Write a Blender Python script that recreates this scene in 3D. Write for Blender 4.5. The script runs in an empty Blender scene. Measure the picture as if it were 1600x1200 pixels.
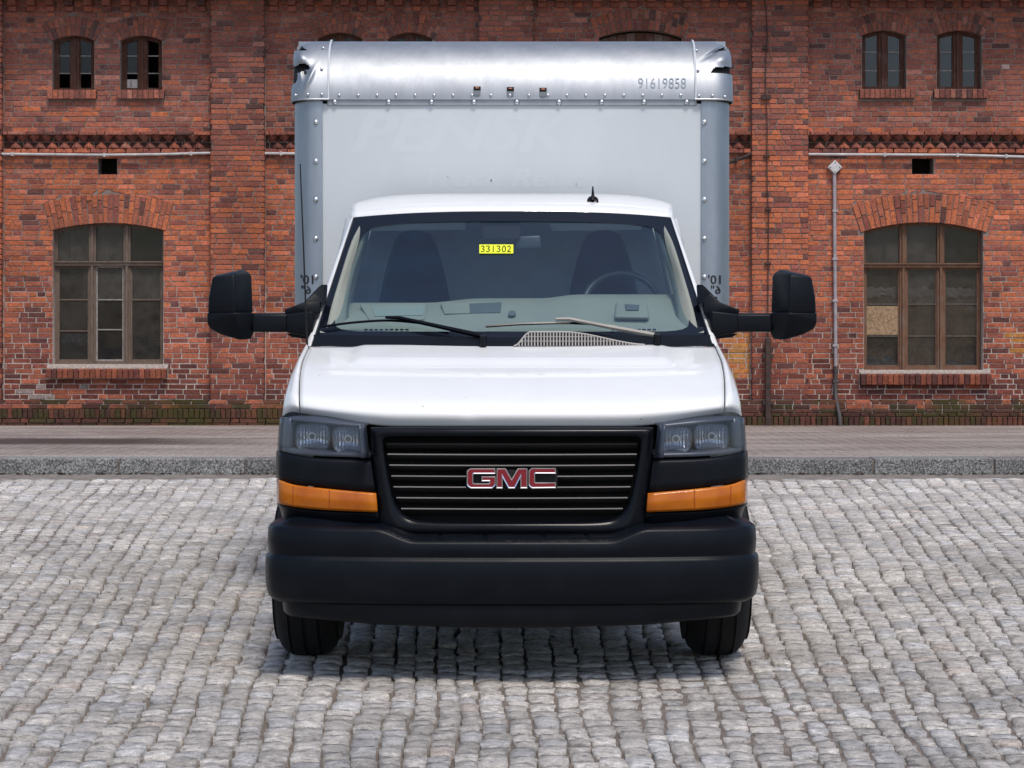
import bpy, bmesh, math, random
import numpy as np
from mathutils import Vector, Matrix, geometry as mgeo
random.seed(7)
sc = bpy.context.scene
COL = sc.collection
# ------------------------------------------------------------------ camera
F, H, HY = 3335.0, 1.43, 530.0          # focal length in photo pixels, eye height, horizon row
cam_d = bpy.data.cameras.new('camera')
cam = bpy.data.objects.new('camera', cam_d)
COL.objects.link(cam)
cam.location = (0, 0, H)
cam.rotation_euler = (math.pi / 2, 0, 0)
cam_d.sensor_width = 36.0
cam_d.lens = F / 1600 * 36.0
cam_d.shift_y = -(600 - HY) / 1600
cam_d.clip_end = 2000
sc.camera = cam
# ------------------------------------------------------------------ sky, sun, exposure
SUN_EL, SUN_AZ = math.radians(60), math.radians(18)   # azimuth: degrees to the right of straight behind the camera
world = bpy.data.worlds.new('World')
sc.world = world
world.use_nodes = True
wn = world.node_tree
bg = wn.nodes['Background']
sky = wn.nodes.new('ShaderNodeTexSky')
sky.sky_type = 'NISHITA'
sky.sun_disc = False
sky.sun_elevation = SUN_EL
sun_dir = Vector((math.sin(SUN_AZ) * math.cos(SUN_EL), -math.cos(SUN_AZ) * math.cos(SUN_EL), math.sin(SUN_EL)))
sky.sun_rotation = math.atan2(sun_dir.x, sun_dir.y)
sky.air_density = 1.0
sky.dust_density = 2.0
wn.links.new(sky.outputs[0], bg.inputs[0])
bg.inputs[1].default_value = 0.10
sd = bpy.data.lights.new('sun', 'SUN')
sd.energy = 1.5
sd.angle = math.radians(13)
sd.color = (1.0, 0.94, 0.86)
sun = bpy.data.objects.new('sun', sd)
COL.objects.link(sun)
sun.rotation_euler = sun_dir.to_track_quat('Z', 'Y').to_euler()
sun.location = (8, -10, 20)
sc.view_settings.view_transform = 'Standard'
sc.view_settings.look = 'None'
sc.view_settings.gamma = 1
sc.view_settings.exposure = 0.6
sc.cycles.use_denoising = True
sc.cycles.max_bounces = 8
sc.cycles.transparent_max_bounces = 16

# ------------------------------------------------------------------ helpers
def W(px, py, D):
    return ((px - 800) * D / F, D, H + (HY - py) * D / F)
def V(h, py, D, s=1):
    return W(800 + s * h, py, D)
def S(r, g, b, k=1.0):
    f = lambda c: (c / 12.92 if c <= .04045 else ((c + .055) / 1.055) ** 2.4)
    return (f(r / 255) * k, f(g / 255) * k, f(b / 255) * k)
def sm(a, b, x):
    t = min(1, max(0, (x - a) / (b - a)))
    return t * t * (3 - 2 * t)
def cr(xs, ys, x):
    """smooth (Catmull-Rom / Hermite) interpolation through knots"""
    n = len(xs)
    if x <= xs[0]: return ys[0]
    if x >= xs[-1]: return ys[-1]
    i = 0
    while x > xs[i + 1]: i += 1
    def slope(k):
        if k == 0: return (ys[1] - ys[0]) / (xs[1] - xs[0])
        if k == n - 1: return (ys[-1] - ys[-2]) / (xs[-1] - xs[-2])
        a = (ys[k] - ys[k - 1]) / (xs[k] - xs[k - 1]); b = (ys[k + 1] - ys[k]) / (xs[k + 1] - xs[k])
        return 0 if a * b <= 0 else 2 * a * b / (a + b)
    h = xs[i + 1] - xs[i]; t = (x - xs[i]) / h
    m0, m1 = slope(i) * h, slope(i + 1) * h
    t2, t3 = t * t, t * t * t
    return (2*t3-3*t2+1)*ys[i] + (t3-2*t2+t)*m0 + (-2*t3+3*t2)*ys[i+1] + (t3-t2)*m1
def path(pts, n):
    """n points along a smooth curve through pts (tuples)"""
    ks = list(range(len(pts)))
    out = []
    for i in range(n):
        x = i / (n - 1) * (len(pts) - 1)
        out.append(tuple(cr(ks, [p[c] for p in pts], x) for c in range(len(pts[0]))))
    return out
def thing(name, label, cat, loc=(0, 0, 0), group=None):
    o = bpy.data.objects.new(name, None)
    COL.objects.link(o)
    o.location = loc
    o.empty_display_size = .2
    tag(o, label, cat, group)
    return o
def tag(o, label=None, cat=None, group=None, kind=None):
    if label: o['label'] = label
    if cat: o['category'] = cat
    if group: o['group'] = group
    if kind: o['kind'] = kind
    return o
WORLD = {}
def put(o, parent):
    """parent while keeping the mesh in world coordinates (all transforms here are translations)"""
    COL.objects.link(o)
    if parent is not None:
        o.parent = parent
        p = Vector((0, 0, 0)); q = parent
        while q is not None:
            p += q.location if q.parent is None or True else Vector()
            if q.parent is not None: p += q.matrix_parent_inverse.translation
            q = q.parent
        o.matrix_parent_inverse = Matrix.Translation(-p)
    return o
def add_mesh(name, verts, faces, mat, parent=None, smooth=False, kind=None, recalc=False, fmat=None, solid=0, bevel=0, subd=0, auto=None):
    me = bpy.data.meshes.new(name)
    me.from_pydata([tuple(v) for v in verts], [], [tuple(f) for f in faces])
    mats = mat if isinstance(mat, (list, tuple)) else [mat]
    for m in mats: me.materials.append(m)
    if fmat: me.polygons.foreach_set('material_index', fmat)
    if recalc:
        bm = bmesh.new(); bm.from_mesh(me)
        bmesh.ops.remove_doubles(bm, verts=bm.verts, dist=1e-5)
        bmesh.ops.recalc_face_normals(bm, faces=bm.faces); bm.to_mesh(me); bm.free()
    if smooth: me.polygons.foreach_set('use_smooth', [True] * len(me.polygons))
    me.update()
    o = bpy.data.objects.new(name, me)
    put(o, parent)
    if solid:
        md = o.modifiers.new('s', 'SOLIDIFY'); md.thickness = abs(solid); md.offset = -1 if solid > 0 else 1
    if bevel:
        md = o.modifiers.new('b', 'BEVEL'); md.width = bevel; md.segments = 2; md.limit_method = 'ANGLE'; md.angle_limit = math.radians(35)
        md.harden_normals = False
    if subd:
        md = o.modifiers.new('u', 'SUBSURF'); md.levels = subd; md.render_levels = subd
    if auto:
        md = None
        try: me.set_sharp_from_angle(angle=math.radians(auto))
        except Exception: pass
    if kind: o['kind'] = kind
    return o
def grid_faces(nv, nu, off=0, wrap=False):
    fs = []
    for i in range(nv - 1):
        for j in range(nu - (0 if wrap else 1)):
            k = (j + 1) % nu
            fs.append((off + i*nu + j, off + i*nu + k, off + (i+1)*nu + k, off + (i+1)*nu + j))
    return fs
def grid(name, rows, mat, parent, smooth=True, flip=False, wrap=False, **kw):
    nv, nu = len(rows), len(rows[0])
    fs = grid_faces(nv, nu, 0, wrap)
    if flip: fs = [f[::-1] for f in fs]
    return add_mesh(name, [p for r in rows for p in r], fs, mat, parent, smooth, **kw)
def box_vf(x0, x1, y0, y1, z0, z1, off=0):
    v = [(x0,y0,z0),(x1,y0,z0),(x1,y1,z0),(x0,y1,z0),(x0,y0,z1),(x1,y0,z1),(x1,y1,z1),(x0,y1,z1)]
    f = [(0,3,2,1),(4,5,6,7),(0,1,5,4),(1,2,6,5),(2,3,7,6),(3,0,4,7)]
    return v, [tuple(i + off for i in q) for q in f]
def box(name, x0, x1, y0, y1, z0, z1, mat, parent=None, bevel=0, **kw):
    v, f = box_vf(min(x0,x1), max(x0,x1), y0, y1, min(z0,z1), max(z0,z1))
    return add_mesh(name, v, f, mat, parent, bevel=bevel, **kw)
def boxes(name, lst, mat, parent=None, **kw):
    vs, fs = [], []
    for b in lst:
        v, f = box_vf(*b, off=len(vs)); vs += v; fs += f
    return add_mesh(name, vs, fs, mat, parent, **kw)
def tube_vf(pts, r, seg=8, off=0, caps=True):
    pts = [Vector(p) for p in pts]
    rs = r if isinstance(r, (list, tuple)) else [r] * len(pts)
    vs, fs = [], []
    prev = None
    for i, p in enumerate(pts):
        d = (pts[min(i+1, len(pts)-1)] - pts[max(i-1, 0)]).normalized()
        if prev is None:
            a = Vector((0,0,1)) if abs(d.z) < .9 else Vector((1,0,0))
            n = d.cross(a).normalized()
        else:
            n = (prev - d * prev.dot(d)).normalized()
        prev = n
        b = d.cross(n)
        for k in range(seg):
            t = 2*math.pi*k/seg
            vs.append(tuple(p + (n*math.cos(t) + b*math.sin(t)) * rs[i]))
    for i in range(len(pts)-1):
        for k in range(seg):
            q = (k+1) % seg
            fs.append((off+i*seg+k, off+i*seg+q, off+(i+1)*seg+q, off+(i+1)*seg+k))
    if caps:
        fs.append(tuple(off+k for k in range(seg))[::-1])
        fs.append(tuple(off+(len(pts)-1)*seg+k for k in range(seg)))
    return vs, fs
def tube(name, pts, r, mat, parent=None, seg=8, **kw):
    v, f = tube_vf(pts, r, seg)
    return add_mesh(name, v, f, mat, parent, smooth=True, auto=50, **kw)
def hull(name, pts, mat, parent=None, bevel=.01, smooth=True):
    bm = bmesh.new()
    for p in pts: bm.verts.new(p)
    r = bmesh.ops.convex_hull(bm, input=bm.verts)
    bmesh.ops.delete(bm, geom=[e for e in r['geom_interior'] if isinstance(e, bmesh.types.BMVert)], context='VERTS')
    bmesh.ops.dissolve_limit(bm, angle_limit=.05, verts=bm.verts, edges=bm.edges)
    if bevel:
        bmesh.ops.bevel(bm, geom=[e for e in bm.edges if len(e.link_faces) == 2 and e.calc_face_angle(0) > .25], offset=bevel, segments=3, affect='EDGES', profile=.5, clamp_overlap=True)
    bmesh.ops.recalc_face_normals(bm, faces=bm.faces)
    me = bpy.data.meshes.new(name); bm.to_mesh(me); bm.free()
    me.materials.append(mat)
    if smooth:
        me.polygons.foreach_set('use_smooth', [True]*len(me.polygons))
        me.set_sharp_from_angle(angle=math.radians(40))
    o = bpy.data.objects.new(name, me)
    return put(o, parent)
def lathe_x(name, prof, cx, cy, cz, mat, parent, seg=48, s=1, **kw):
    """prof: (x offset, radius) pairs, axis along X"""
    rows = []
    for (x, r) in prof:
        rows.append([(cx + s*x, cy + r*math.cos(2*math.pi*k/seg), cz + r*math.sin(2*math.pi*k/seg)) for k in range(seg)])
    return grid(name, rows, mat, parent, wrap=True, recalc=True, auto=40, **kw)
def inpoly(x, y, poly):
    c = False; n = len(poly); j = n-1
    for i in range(n):
        xi, yi = poly[i]; xj, yj = poly[j]
        if (yi > y) != (yj > y) and x < (xj-xi)*(y-yi)/(yj-yi)+xi: c = not c
        j = i
    return c
def text_vf(body, size=1.0, shear=0.0, offset=0.0):
    cu = bpy.data.curves.new('t', 'FONT')
    cu.body = body; cu.size = size; cu.shear = shear; cu.offset = offset; cu.resolution_u = 3
    o = bpy.data.objects.new('t', cu)
    COL.objects.link(o)
    bpy.context.view_layer.update()
    me = bpy.data.meshes.new_from_object(o.evaluated_get(bpy.context.evaluated_depsgraph_get()))
    v = np.array([tuple(p.co) for p in me.vertices]); f = [tuple(p.vertices) for p in me.polygons]
    bpy.data.objects.remove(o); bpy.data.curves.remove(cu); bpy.data.meshes.remove(me)
    return v, f
def fit(v, x0, x1, y0, y1):
    """scale 2-D text vertices into a rectangle (x to right, y up or down as given)"""
    mn, mx = v.min(0), v.max(0)
    return [(x0 + (p[0]-mn[0])/(mx[0]-mn[0])*(x1-x0), y0 + (p[1]-mn[1])/(mx[1]-mn[1])*(y1-y0)) for p in v]

# ------------------------------------------------------------------ materials
class NT:
    def __init__(s, name):
        s.m = bpy.data.materials.new(name); s.m.use_nodes = True
        s.t = s.m.node_tree; s.n = s.t.nodes; s.l = s.t.links
        s.b = s.n['Principled BSDF']; s.out = s.n['Material Output']
    def new(s, ty, **kw):
        n = s.n.new('ShaderNode' + ty)
        for k, v in kw.items(): setattr(n, k, v)
        return n
    def link(s, a, b): s.l.new(a, b)
    def pos(s, scale=(1, 1, 1), rot=(0, 0, 0)):
        g = s.new('NewGeometry'); mp = s.new('Mapping')
        mp.inputs['Scale'].default_value = scale; mp.inputs['Rotation'].default_value = rot
        s.link(g.outputs['Position'], mp.inputs['Vector']); return mp.outputs[0]
    def noise(s, vec, scale, detail=4, rough=.55, out='Fac'):
        n = s.new('TexNoise'); n.inputs['Scale'].default_value = scale
        n.inputs['Detail'].default_value = detail; n.inputs['Roughness'].default_value = rough
        s.link(vec, n.inputs['Vector']); return n.outputs[out]
    def ramp(s, fac, *stops):
        r = s.new('ValToRGB'); e = r.color_ramp.elements
        while len(e) < len(stops): e.new(.5)
        for k, (p, c) in enumerate(stops):
            e[k].position = p
            e[k].color = (c, c, c, 1) if isinstance(c, (int, float)) else (*c, 1)
        s.link(fac, r.inputs[0]); return r.outputs[0]
    def mix(s, fac, a, b, mode='MIX'):
        m = s.new('Mix', data_type='RGBA', blend_type=mode)
        for i, v in ((0, fac), (6, a), (7, b)):
            if hasattr(v, 'links'): s.link(v, m.inputs[i])
            elif i == 0: m.inputs[0].default_value = v
            else: m.inputs[i].default_value = (*v, 1)
        return m.outputs[2]
    def math(s, op, a, b=0.0):
        m = s.new('Math', operation=op)
        for i, v in ((0, a), (1, b)):
            if hasattr(v, 'links'): s.link(v, m.inputs[i])
            else: m.inputs[i].default_value = v
        return m.outputs[0]
    def bump(s, h, strength, dist=.01, prev=None):
        b = s.new('Bump'); b.inputs['Strength'].default_value = strength; b.inputs['Distance'].default_value = dist
        s.link(h, b.inputs['Height'])
        if prev is not None: s.link(prev, b.inputs['Normal'])
        return b.outputs[0]
    def set(s, **kw):
        names = dict(color='Base Color', rough='Roughness', metal='Metallic', normal='Normal', coat='Coat Weight', coat_r='Coat Roughness',
                     spec='Specular IOR Level', ior='IOR', trans='Transmission Weight', alpha='Alpha', aniso='Anisotropic')
        for k, v in kw.items():
            i = s.b.inputs[names[k]]
            if hasattr(v, 'links'): s.link(v, i)
            elif k == 'color': i.default_value = (*v, 1)
            else: i.default_value = v
        return s.m
def pmat(name, color, rough=.5, metal=0, var=.0, vscale=6, bump=0, bscale=80, bdist=.004, rvar=0, **kw):
    t = NT(name); p = t.pos()
    c = color
    if var:
        n = t.noise(p, vscale, 5)
        c = t.mix(1.0, color, t.ramp(n, (.3, 1 - var), (.7, 1 + var * .6)), 'MULTIPLY')
    t.set(color=c, rough=rough, metal=metal, **kw)
    if rvar:
        n = t.noise(p, vscale * 1.7, 6)
        t.set(rough=t.math('ADD', t.math('MULTIPLY', n, rvar * 2), rough - rvar))
    if bump:
        t.set(normal=t.bump(t.noise(p, bscale, 4), bump, bdist))
    return t.m
# ------------------------------------------------------------------ street
rng = random.Random(11)
def col_attr(me, cols):
    a = me.color_attributes.new('col', 'FLOAT_COLOR', 'CORNER')
    buf = np.empty((len(me.loops), 4), dtype=np.float32); buf[:, 3] = 1
    k = 0
    for p in me.polygons:
        buf[p.loop_start:p.loop_start + p.loop_total, :3] = cols[p.index]
    a.data.foreach_set('color', buf.ravel())
def tint_src(t, per_object):
    if per_object:
        return t.new('ObjectInfo').outputs['Color']
    n = t.new('Attribute', attribute_name='col'); return n.outputs['Color']
def stone_mat(name, per_object):
    t = NT(name); c = tint_src(t, per_object)
    p = t.pos((.9, 1.0, 1.6)); q = t.pos()
    streak = t.noise(p, 26, 7, .72)
    fine = t.noise(q, 120, 5, .8)
    big = t.noise(q, 1.1, 3)
    c = t.mix(1.0, c, t.ramp(streak, (.34, .34), (.44, .84), (.54, 1.02), (.66, 1.5)), 'MULTIPLY')
    c = t.mix(1.0, c, t.ramp(fine, (.3, .6), (.65, 1.25)), 'MULTIPLY')
    c = t.mix(1.0, c, t.ramp(big, (.35, .78), (.65, 1.1)), 'MULTIPLY')
    t.set(color=c, rough=.82, spec=.35)
    b = t.bump(streak, .8, .020); b = t.bump(fine, .8, .010, b)
    t.set(normal=b); return t.m
M_STONE, M_STONE_O = stone_mat('cobble_stone', False), stone_mat('cobble_stone_single', True)
def dirt_mat(name, c0, c1, scale=14, bump=.6):
    t = NT(name); q = t.pos()
    n = t.noise(q, scale, 7, .7); g = t.noise(q, 120, 3, .7)
    c = t.mix(t.ramp(n, (.35, 0.0), (.65, 1.0)), c0, c1)
    c = t.mix(1.0, c, t.ramp(g, (.3, .65), (.7, 1.25)), 'MULTIPLY')
    t.set(color=c, rough=.95, spec=.2, normal=t.bump(g, bump, .006)); return t.m
M_JOINT = dirt_mat('sand_joint', (.25, .21, .18), (.13, .112, .098))
M_GUTTER = dirt_mat('gutter_grit', (.32, .285, .255), (.15, .13, .115), 5)
M_GROUND = dirt_mat('ground_dirt', (.22, .2, .18), (.13, .12, .11), 2)
def plane(name, x0, x1, y0, y1, z, mat, kind='structure', parent=None):
    return add_mesh(name, [(x0,y0,z),(x1,y0,z),(x1,y1,z),(x0,y1,z)], [(0,1,2,3)], mat, parent, kind=kind)
plane('ground', -300, 300, -300, 300, -.14, M_GROUND)
street = plane('cobbled_street', -30, 30, -12, 22.75, -.016, M_JOINT)
KERB_D = 22.7
plane('gutter', -30, 30, 21.75, KERB_D + .05, -.010, M_GUTTER)
# fanned rows of setts
NU = 4                                             # verts per side of the top grid
def stone_pts(c, zc, r):
    """c: four ground corners; returns verts and faces of a domed sett"""
    vs = []
    for i in range(NU):
        for j in range(NU):
            a, b = i/(NU-1), j/(NU-1)
            # slightly rounded outline
            x = (c[0][0]*(1-b)+c[1][0]*b)*(1-a) + (c[3][0]*(1-b)+c[2][0]*b)*a
            y = (c[0][1]*(1-b)+c[1][1]*b)*(1-a) + (c[3][1]*(1-b)+c[2][1]*b)*a
            e = (i in (0, NU-1)) + (j in (0, NU-1))
            mx = sum(p[0] for p in c)/4; my = sum(p[1] for p in c)/4
            if e == 2:
                k = .05 + r.random()*.07; x += (mx-x)*k; y += (my-y)*k
            z = zc + (r.random()-.5)*.007 - (.003 if e == 1 else .007 if e == 2 else 0)
            vs.append((x + (r.random()-.5)*.011, y + (r.random()-.5)*.016, z))
    fs = grid_faces(NU, NU)
    ring = [j for j in range(NU)] + [i*NU+NU-1 for i in range(1, NU)] + [(NU-1)*NU+j for j in range(NU-2, -1, -1)] + [i*NU for i in range(NU-2, 0, -1)]
    base = len(vs)
    for k in ring: vs.append((vs[k][0], vs[k][1], -.05))
    n = len(ring)
    for k in range(n):
        q = (k+1) % n
        fs.append((ring[k], base+k, base+q, ring[q]))
    return vs, fs
protos = []
for k in range(10):
    r = random.Random(100+k)
    v, f = stone_pts([(-.05, -.09), (.05, -.09), (.05, .09), (-.05, .09)], 0, r)
    me = bpy.data.meshes.new('cobble'); me.from_pydata(v, [], f); me.materials.append(M_STONE_O)
    me.polygons.foreach_set('use_smooth', [True]*len(f)); me.update(); protos.append(me)
def fan(u, D):
    k = 1 + .052*(D-8.5)
    return u*k + .03*math.sin(D*.37 + u*.8) + .012*math.sin(D*1.7 + u*5.3 + 2*math.sin(D*.9))
stones = []
us = [-4.6]
while us[-1] < 4.6: us.append(us[-1] + rng.uniform(.084, .120))
for j in range(len(us)-1):
    D = 4.6 + rng.random()*.2
    while D < 21.75:
        L = rng.choice((rng.uniform(.10, .16), rng.uniform(.13, .24))) * (1 + .012*(D-8))
        g = rng.uniform(.003, .0065); gl = rng.uniform(.002, .007); lat = rng.uniform(-.008, .008)
        D1 = min(D + L, 21.85)
        cx = [fan(us[j], D)+g+lat, fan(us[j+1], D)-g+lat, fan(us[j+1], D1)-g+lat, fan(us[j], D1)+g+lat]
        sk = rng.uniform(-.022, .022)
        c = [(cx[0], D+gl-sk), (cx[1], D+gl+sk), (cx[2], D1-gl+sk), (cx[3], D1-gl-sk)]
        xm = sum(p[0] for p in c)/4
        if abs(xm) < D*.245 + 1.6 and D1 - D > .06:
            v = .66 * rng.uniform(.78, 1.14)
            w = rng.random()
            col = (v*1.05, v*.975, v*.90) if w < .76 else ((v*1.02, v*.98, v*.95) if w < .975 else (v*1.06, v*.92, v*.82))
            stones.append((c, rng.uniform(-.004, .005) + .010*math.sin(xm*1.3+D*.8)*math.sin(D*.6-xm*.5), col, xm, (D+D1)/2))
        D = D1
vis = [s for s in stones if abs(s[3]) < s[4]*.24 and s[4] > 7.1]
vis.sort(key=lambda s: s[4])
single = set(id(s) for s in vis[:300])
vs, fs, cols = [], [], []
for s in stones:
    c, zc, col, xm, ym = s
    if id(s) in single:
        o = bpy.data.objects.new('cobble', protos[rng.randrange(10)])
        o.color = (*col, 1)
        w = ((c[1][0]-c[0][0]) + (c[2][0]-c[3][0]))/2; l = ((c[3][1]-c[0][1]) + (c[2][1]-c[1][1]))/2
        o.location = (xm, ym, zc)
        o.scale = (w/.10, l/.18, 1)
        ang = math.atan2((c[3][0]+c[2][0]-c[0][0]-c[1][0])/2, l)
        o.rotation_euler = (0, 0, -ang)
        if rng.random() < .5: o.rotation_euler.z += math.pi
        put(o, street)
    else:
        v, f = stone_pts(c, zc, rng)
        fs += [tuple(i+len(vs) for i in q) for q in f]; vs += v; cols += [col]*len(f)
o = add_mesh('cobbles', vs, fs, M_STONE, street, smooth=True, kind='stuff')
col_attr(o.data, cols)
# kerb of granite stones
def granite():
    t = NT('granite'); q = t.pos()
    sp = t.noise(q, 55, 3, .8); n = t.noise(q, 2.5, 4)
    c = t.mix(1.0, t.new('ObjectInfo').outputs['Color'], t.ramp(sp, (.36, .035), (.47, .15), (.55, .29), (.66, .52)), 'MULTIPLY')
    c = t.mix(1.0, c, t.ramp(n, (.3, .7), (.7, 1.1)), 'MULTIPLY')
    t.set(color=c, rough=.8, normal=t.bump(sp, .5, .008)); return t.m
M_GRAN = granite()
KH = .158
kerb = box('kerb', -16, 16, KERB_D + .02, KERB_D + .30, -.1, KH - .012, M_JOINT, kind='structure')
kx = W(173, 740, KERB_D)[0] - 1.31*8
while kx < 14:
    L = rng.uniform(1.27, 1.36)
    ko = box('kerb_stone', kx + .009, kx + L - .009, KERB_D + rng.uniform(-.008, .008), KERB_D + .36, -.06, KH + rng.uniform(-.006, .005), M_GRAN, kerb, bevel=.016)
    kv = rng.uniform(.72, 1.12); ko.color = (kv, kv*.985, kv*.97, 1)
    kx += L
# pavement
WALL_D = 31.8
def pave():
    t = NT('pavement'); q = t.pos()
    g = t.noise(q, 34, 5, .75); n = t.noise(t.pos((.35, 1.3, 1)), .9, 6, .6)
    br = t.new('TexBrick'); t.link(t.pos((1, 1, 1), (0, 0, .79)), br.inputs['Vector'])
    br.inputs['Scale'].default_value = 1.0; br.inputs['Brick Width'].default_value = .22; br.inputs['Row Height'].default_value = .11
    br.inputs['Mortar Size'].default_value = .011
    br.inputs['Color1'].default_value = (.26, .215, .195, 1); br.inputs['Color2'].default_value = (.36, .305, .275, 1); br.inputs['Mortar'].default_value = (.085, .06, .055, 1)
    grit = t.mix(t.ramp(g, (.40, 0.0), (.60, 1.0)), (.17, .145, .13), (.56, .50, .455))
    c = t.mix(t.ramp(n, (.42, .0), (.6, .95)), br.outputs[0], grit)
    # damp line a couple of metres from the wall, on the left of the street
    sx = t.new('SeparateXYZ'); t.link(q, sx.inputs[0])
    yd = t.math('ABSOLUTE', t.math('SUBTRACT', sx.outputs[1], 26.75))
    wob = t.noise(t.pos((.9, 2.2, 1)), 1.6, 6, .7)
    m1 = t.ramp(t.math('ADD', t.math('MULTIPLY', yd, .5), t.math('MULTIPLY', wob, .7)), (.66, 1.0), (.92, 0.0))
    m2 = t.ramp(t.math('ADD', sx.outputs[0], 9.0), (.0, 0.0), (1.0, 1.0))
    xm = t.new('MapRange'); t.link(sx.outputs[0], xm.inputs[0])
    xm.inputs[1].default_value = -4.7; xm.inputs[2].default_value = -2.6; xm.inputs[3].default_value = 1; xm.inputs[4].default_value = 0
    c = t.mix(t.math('MULTIPLY', m1, t.math('MULTIPLY', xm.outputs[0], .85)), c, (.045, .026, .024))
    sp = t.noise(q, 7, 6, .8)
    c = t.mix(t.ramp(sp, (.62, 0.0), (.70, .8)), c, (.06, .045, .04))
    t.set(color=c, rough=.9, spec=.25, normal=t.bump(g, .8, .02)); return t.m
plane('pavement', -30, 30, KERB_D + .30, WALL_D + .6, KH - .006, pave())
# leaf litter lying along the foot of the kerb
lv, lf = [], []
for k in range(420):
    x = rng.uniform(-7, 7); y = KERB_D - abs(rng.gauss(.03, .10)); s = rng.uniform(.008, .03); a = rng.random()*6.28
    b = len(lv)
    for q in range(4):
        lv.append((x + s*math.cos(a+q*1.57)*(1.6 if q % 2 else .8), y + s*math.sin(a+q*1.57), -.004 + rng.random()*.02))
    lf.append((b, b+1, b+2, b+3))
tag(add_mesh('litter', lv, lf, pmat('dry_litter', (.06, .04, .025), .9, var=.3)), 'dry leaf litter gathered along the foot of the kerb', 'litter', kind='stuff')
# ------------------------------------------------------------------ brick building
WS = F / WALL_D                                   # photo pixels per metre on the wall plane
wx = lambda px: (px - 800) / WS
wz = lambda py: H + (HY - py) / WS
bld = thing('brick_building', 'old two-storey red brick factory building with arched windows behind the box truck', 'building', (0, WALL_D, KH))
def brick_mat(name, per_object, moss=False):
    t = NT(name); c = tint_src(t, per_object)
    q = t.pos(); f = t.noise(q, 28, 6, .7); g = t.noise(q, 110, 3, .7); n = t.noise(q, .55, 5, .6); s = t.noise(t.pos((1, 1, .35)), 2.2, 5, .65)
    c = t.mix(1.0, c, t.ramp(f, (.28, .45), (.5, 1.0), (.72, 1.42)), 'MULTIPLY')
    c = t.mix(1.0, c, t.ramp(n, (.32, .72), (.66, 1.12)), 'MULTIPLY')
    c = t.mix(t.ramp(s, (.55, 0.0), (.78, .55)), c, (.045, .026, .022))           # soot
    c = t.mix(t.ramp(g, (.66, 0.0), (.8, .35)), c, (.26, .2, .17))              # mortar smears
    if moss:
        mo = t.noise(q, 1.4, 6, .7)
        c = t.mix(t.ramp(mo, (.44, 0.0), (.62, .8)), c, (.052, .05, .012))
    b = t.bump(f, .55, .012); b = t.bump(g, .5, .005, b)
    t.set(color=c, rough=.92, spec=.25, normal=b); return t.m
M_BRICK, M_BRICK_O = brick_mat('brick', False), brick_mat('brick_single', True)
M_PLINTH = brick_mat('plinth_brick', False, True)
def mortar():
    t = NT('mortar'); q = t.pos()
    n = t.noise(q, .7, 5, .65); f = t.noise(q, 45, 4, .7)
    sx = t.new('SeparateXYZ'); t.link(q, sx.inputs[0])
    mr = t.new('MapRange'); t.link(t.math('ADD', sx.outputs[2], t.math('MULTIPLY', n, 1.6)), mr.inputs[0])
    mr.inputs[1].default_value = 2.1; mr.inputs[2].default_value = 3.4; mr.inputs[3].default_value = 1; mr.inputs[4].default_value = 0
    c = t.mix(mr.outputs[0], (.25, .20, .175), (.50, .43, .385))               # pale repointing in the lower wall
    c = t.mix(1.0, c, t.ramp(f, (.3, .55), (.7, 1.3)), 'MULTIPLY')
    t.set(color=c, rough=.95, spec=.2, normal=t.bump(f, .7, .008)); return t.m
M_MORTAR = mortar()
GAIN = 1.34
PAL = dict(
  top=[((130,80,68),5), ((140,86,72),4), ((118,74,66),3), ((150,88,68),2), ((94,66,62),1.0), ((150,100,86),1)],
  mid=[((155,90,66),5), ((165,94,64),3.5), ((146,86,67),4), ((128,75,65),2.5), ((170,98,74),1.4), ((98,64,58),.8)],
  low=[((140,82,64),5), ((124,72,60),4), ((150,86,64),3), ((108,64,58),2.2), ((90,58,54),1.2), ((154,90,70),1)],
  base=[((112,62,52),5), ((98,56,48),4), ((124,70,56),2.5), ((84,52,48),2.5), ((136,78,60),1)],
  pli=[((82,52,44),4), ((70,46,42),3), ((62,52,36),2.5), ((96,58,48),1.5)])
def pick(r, key):
    lst = PAL[key]; x = r.random()*sum(w for _, w in lst)
    for c, w in lst:
        x -= w
        if x <= 0: break
    c = S(*c, k=GAIN*r.uniform(.86, 1.14)); return c
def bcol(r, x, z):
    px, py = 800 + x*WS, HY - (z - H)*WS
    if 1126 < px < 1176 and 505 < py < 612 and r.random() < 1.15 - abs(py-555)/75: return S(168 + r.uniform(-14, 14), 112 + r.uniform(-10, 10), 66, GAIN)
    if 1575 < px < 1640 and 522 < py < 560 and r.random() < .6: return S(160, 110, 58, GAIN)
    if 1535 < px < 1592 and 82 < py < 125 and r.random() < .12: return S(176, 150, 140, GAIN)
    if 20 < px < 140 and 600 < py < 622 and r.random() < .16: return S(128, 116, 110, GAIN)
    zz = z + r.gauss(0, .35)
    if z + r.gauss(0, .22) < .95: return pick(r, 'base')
    return pick(r, 'top' if zz > 4.35 else ('mid' if zz > 1.9 else 'low'))
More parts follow.
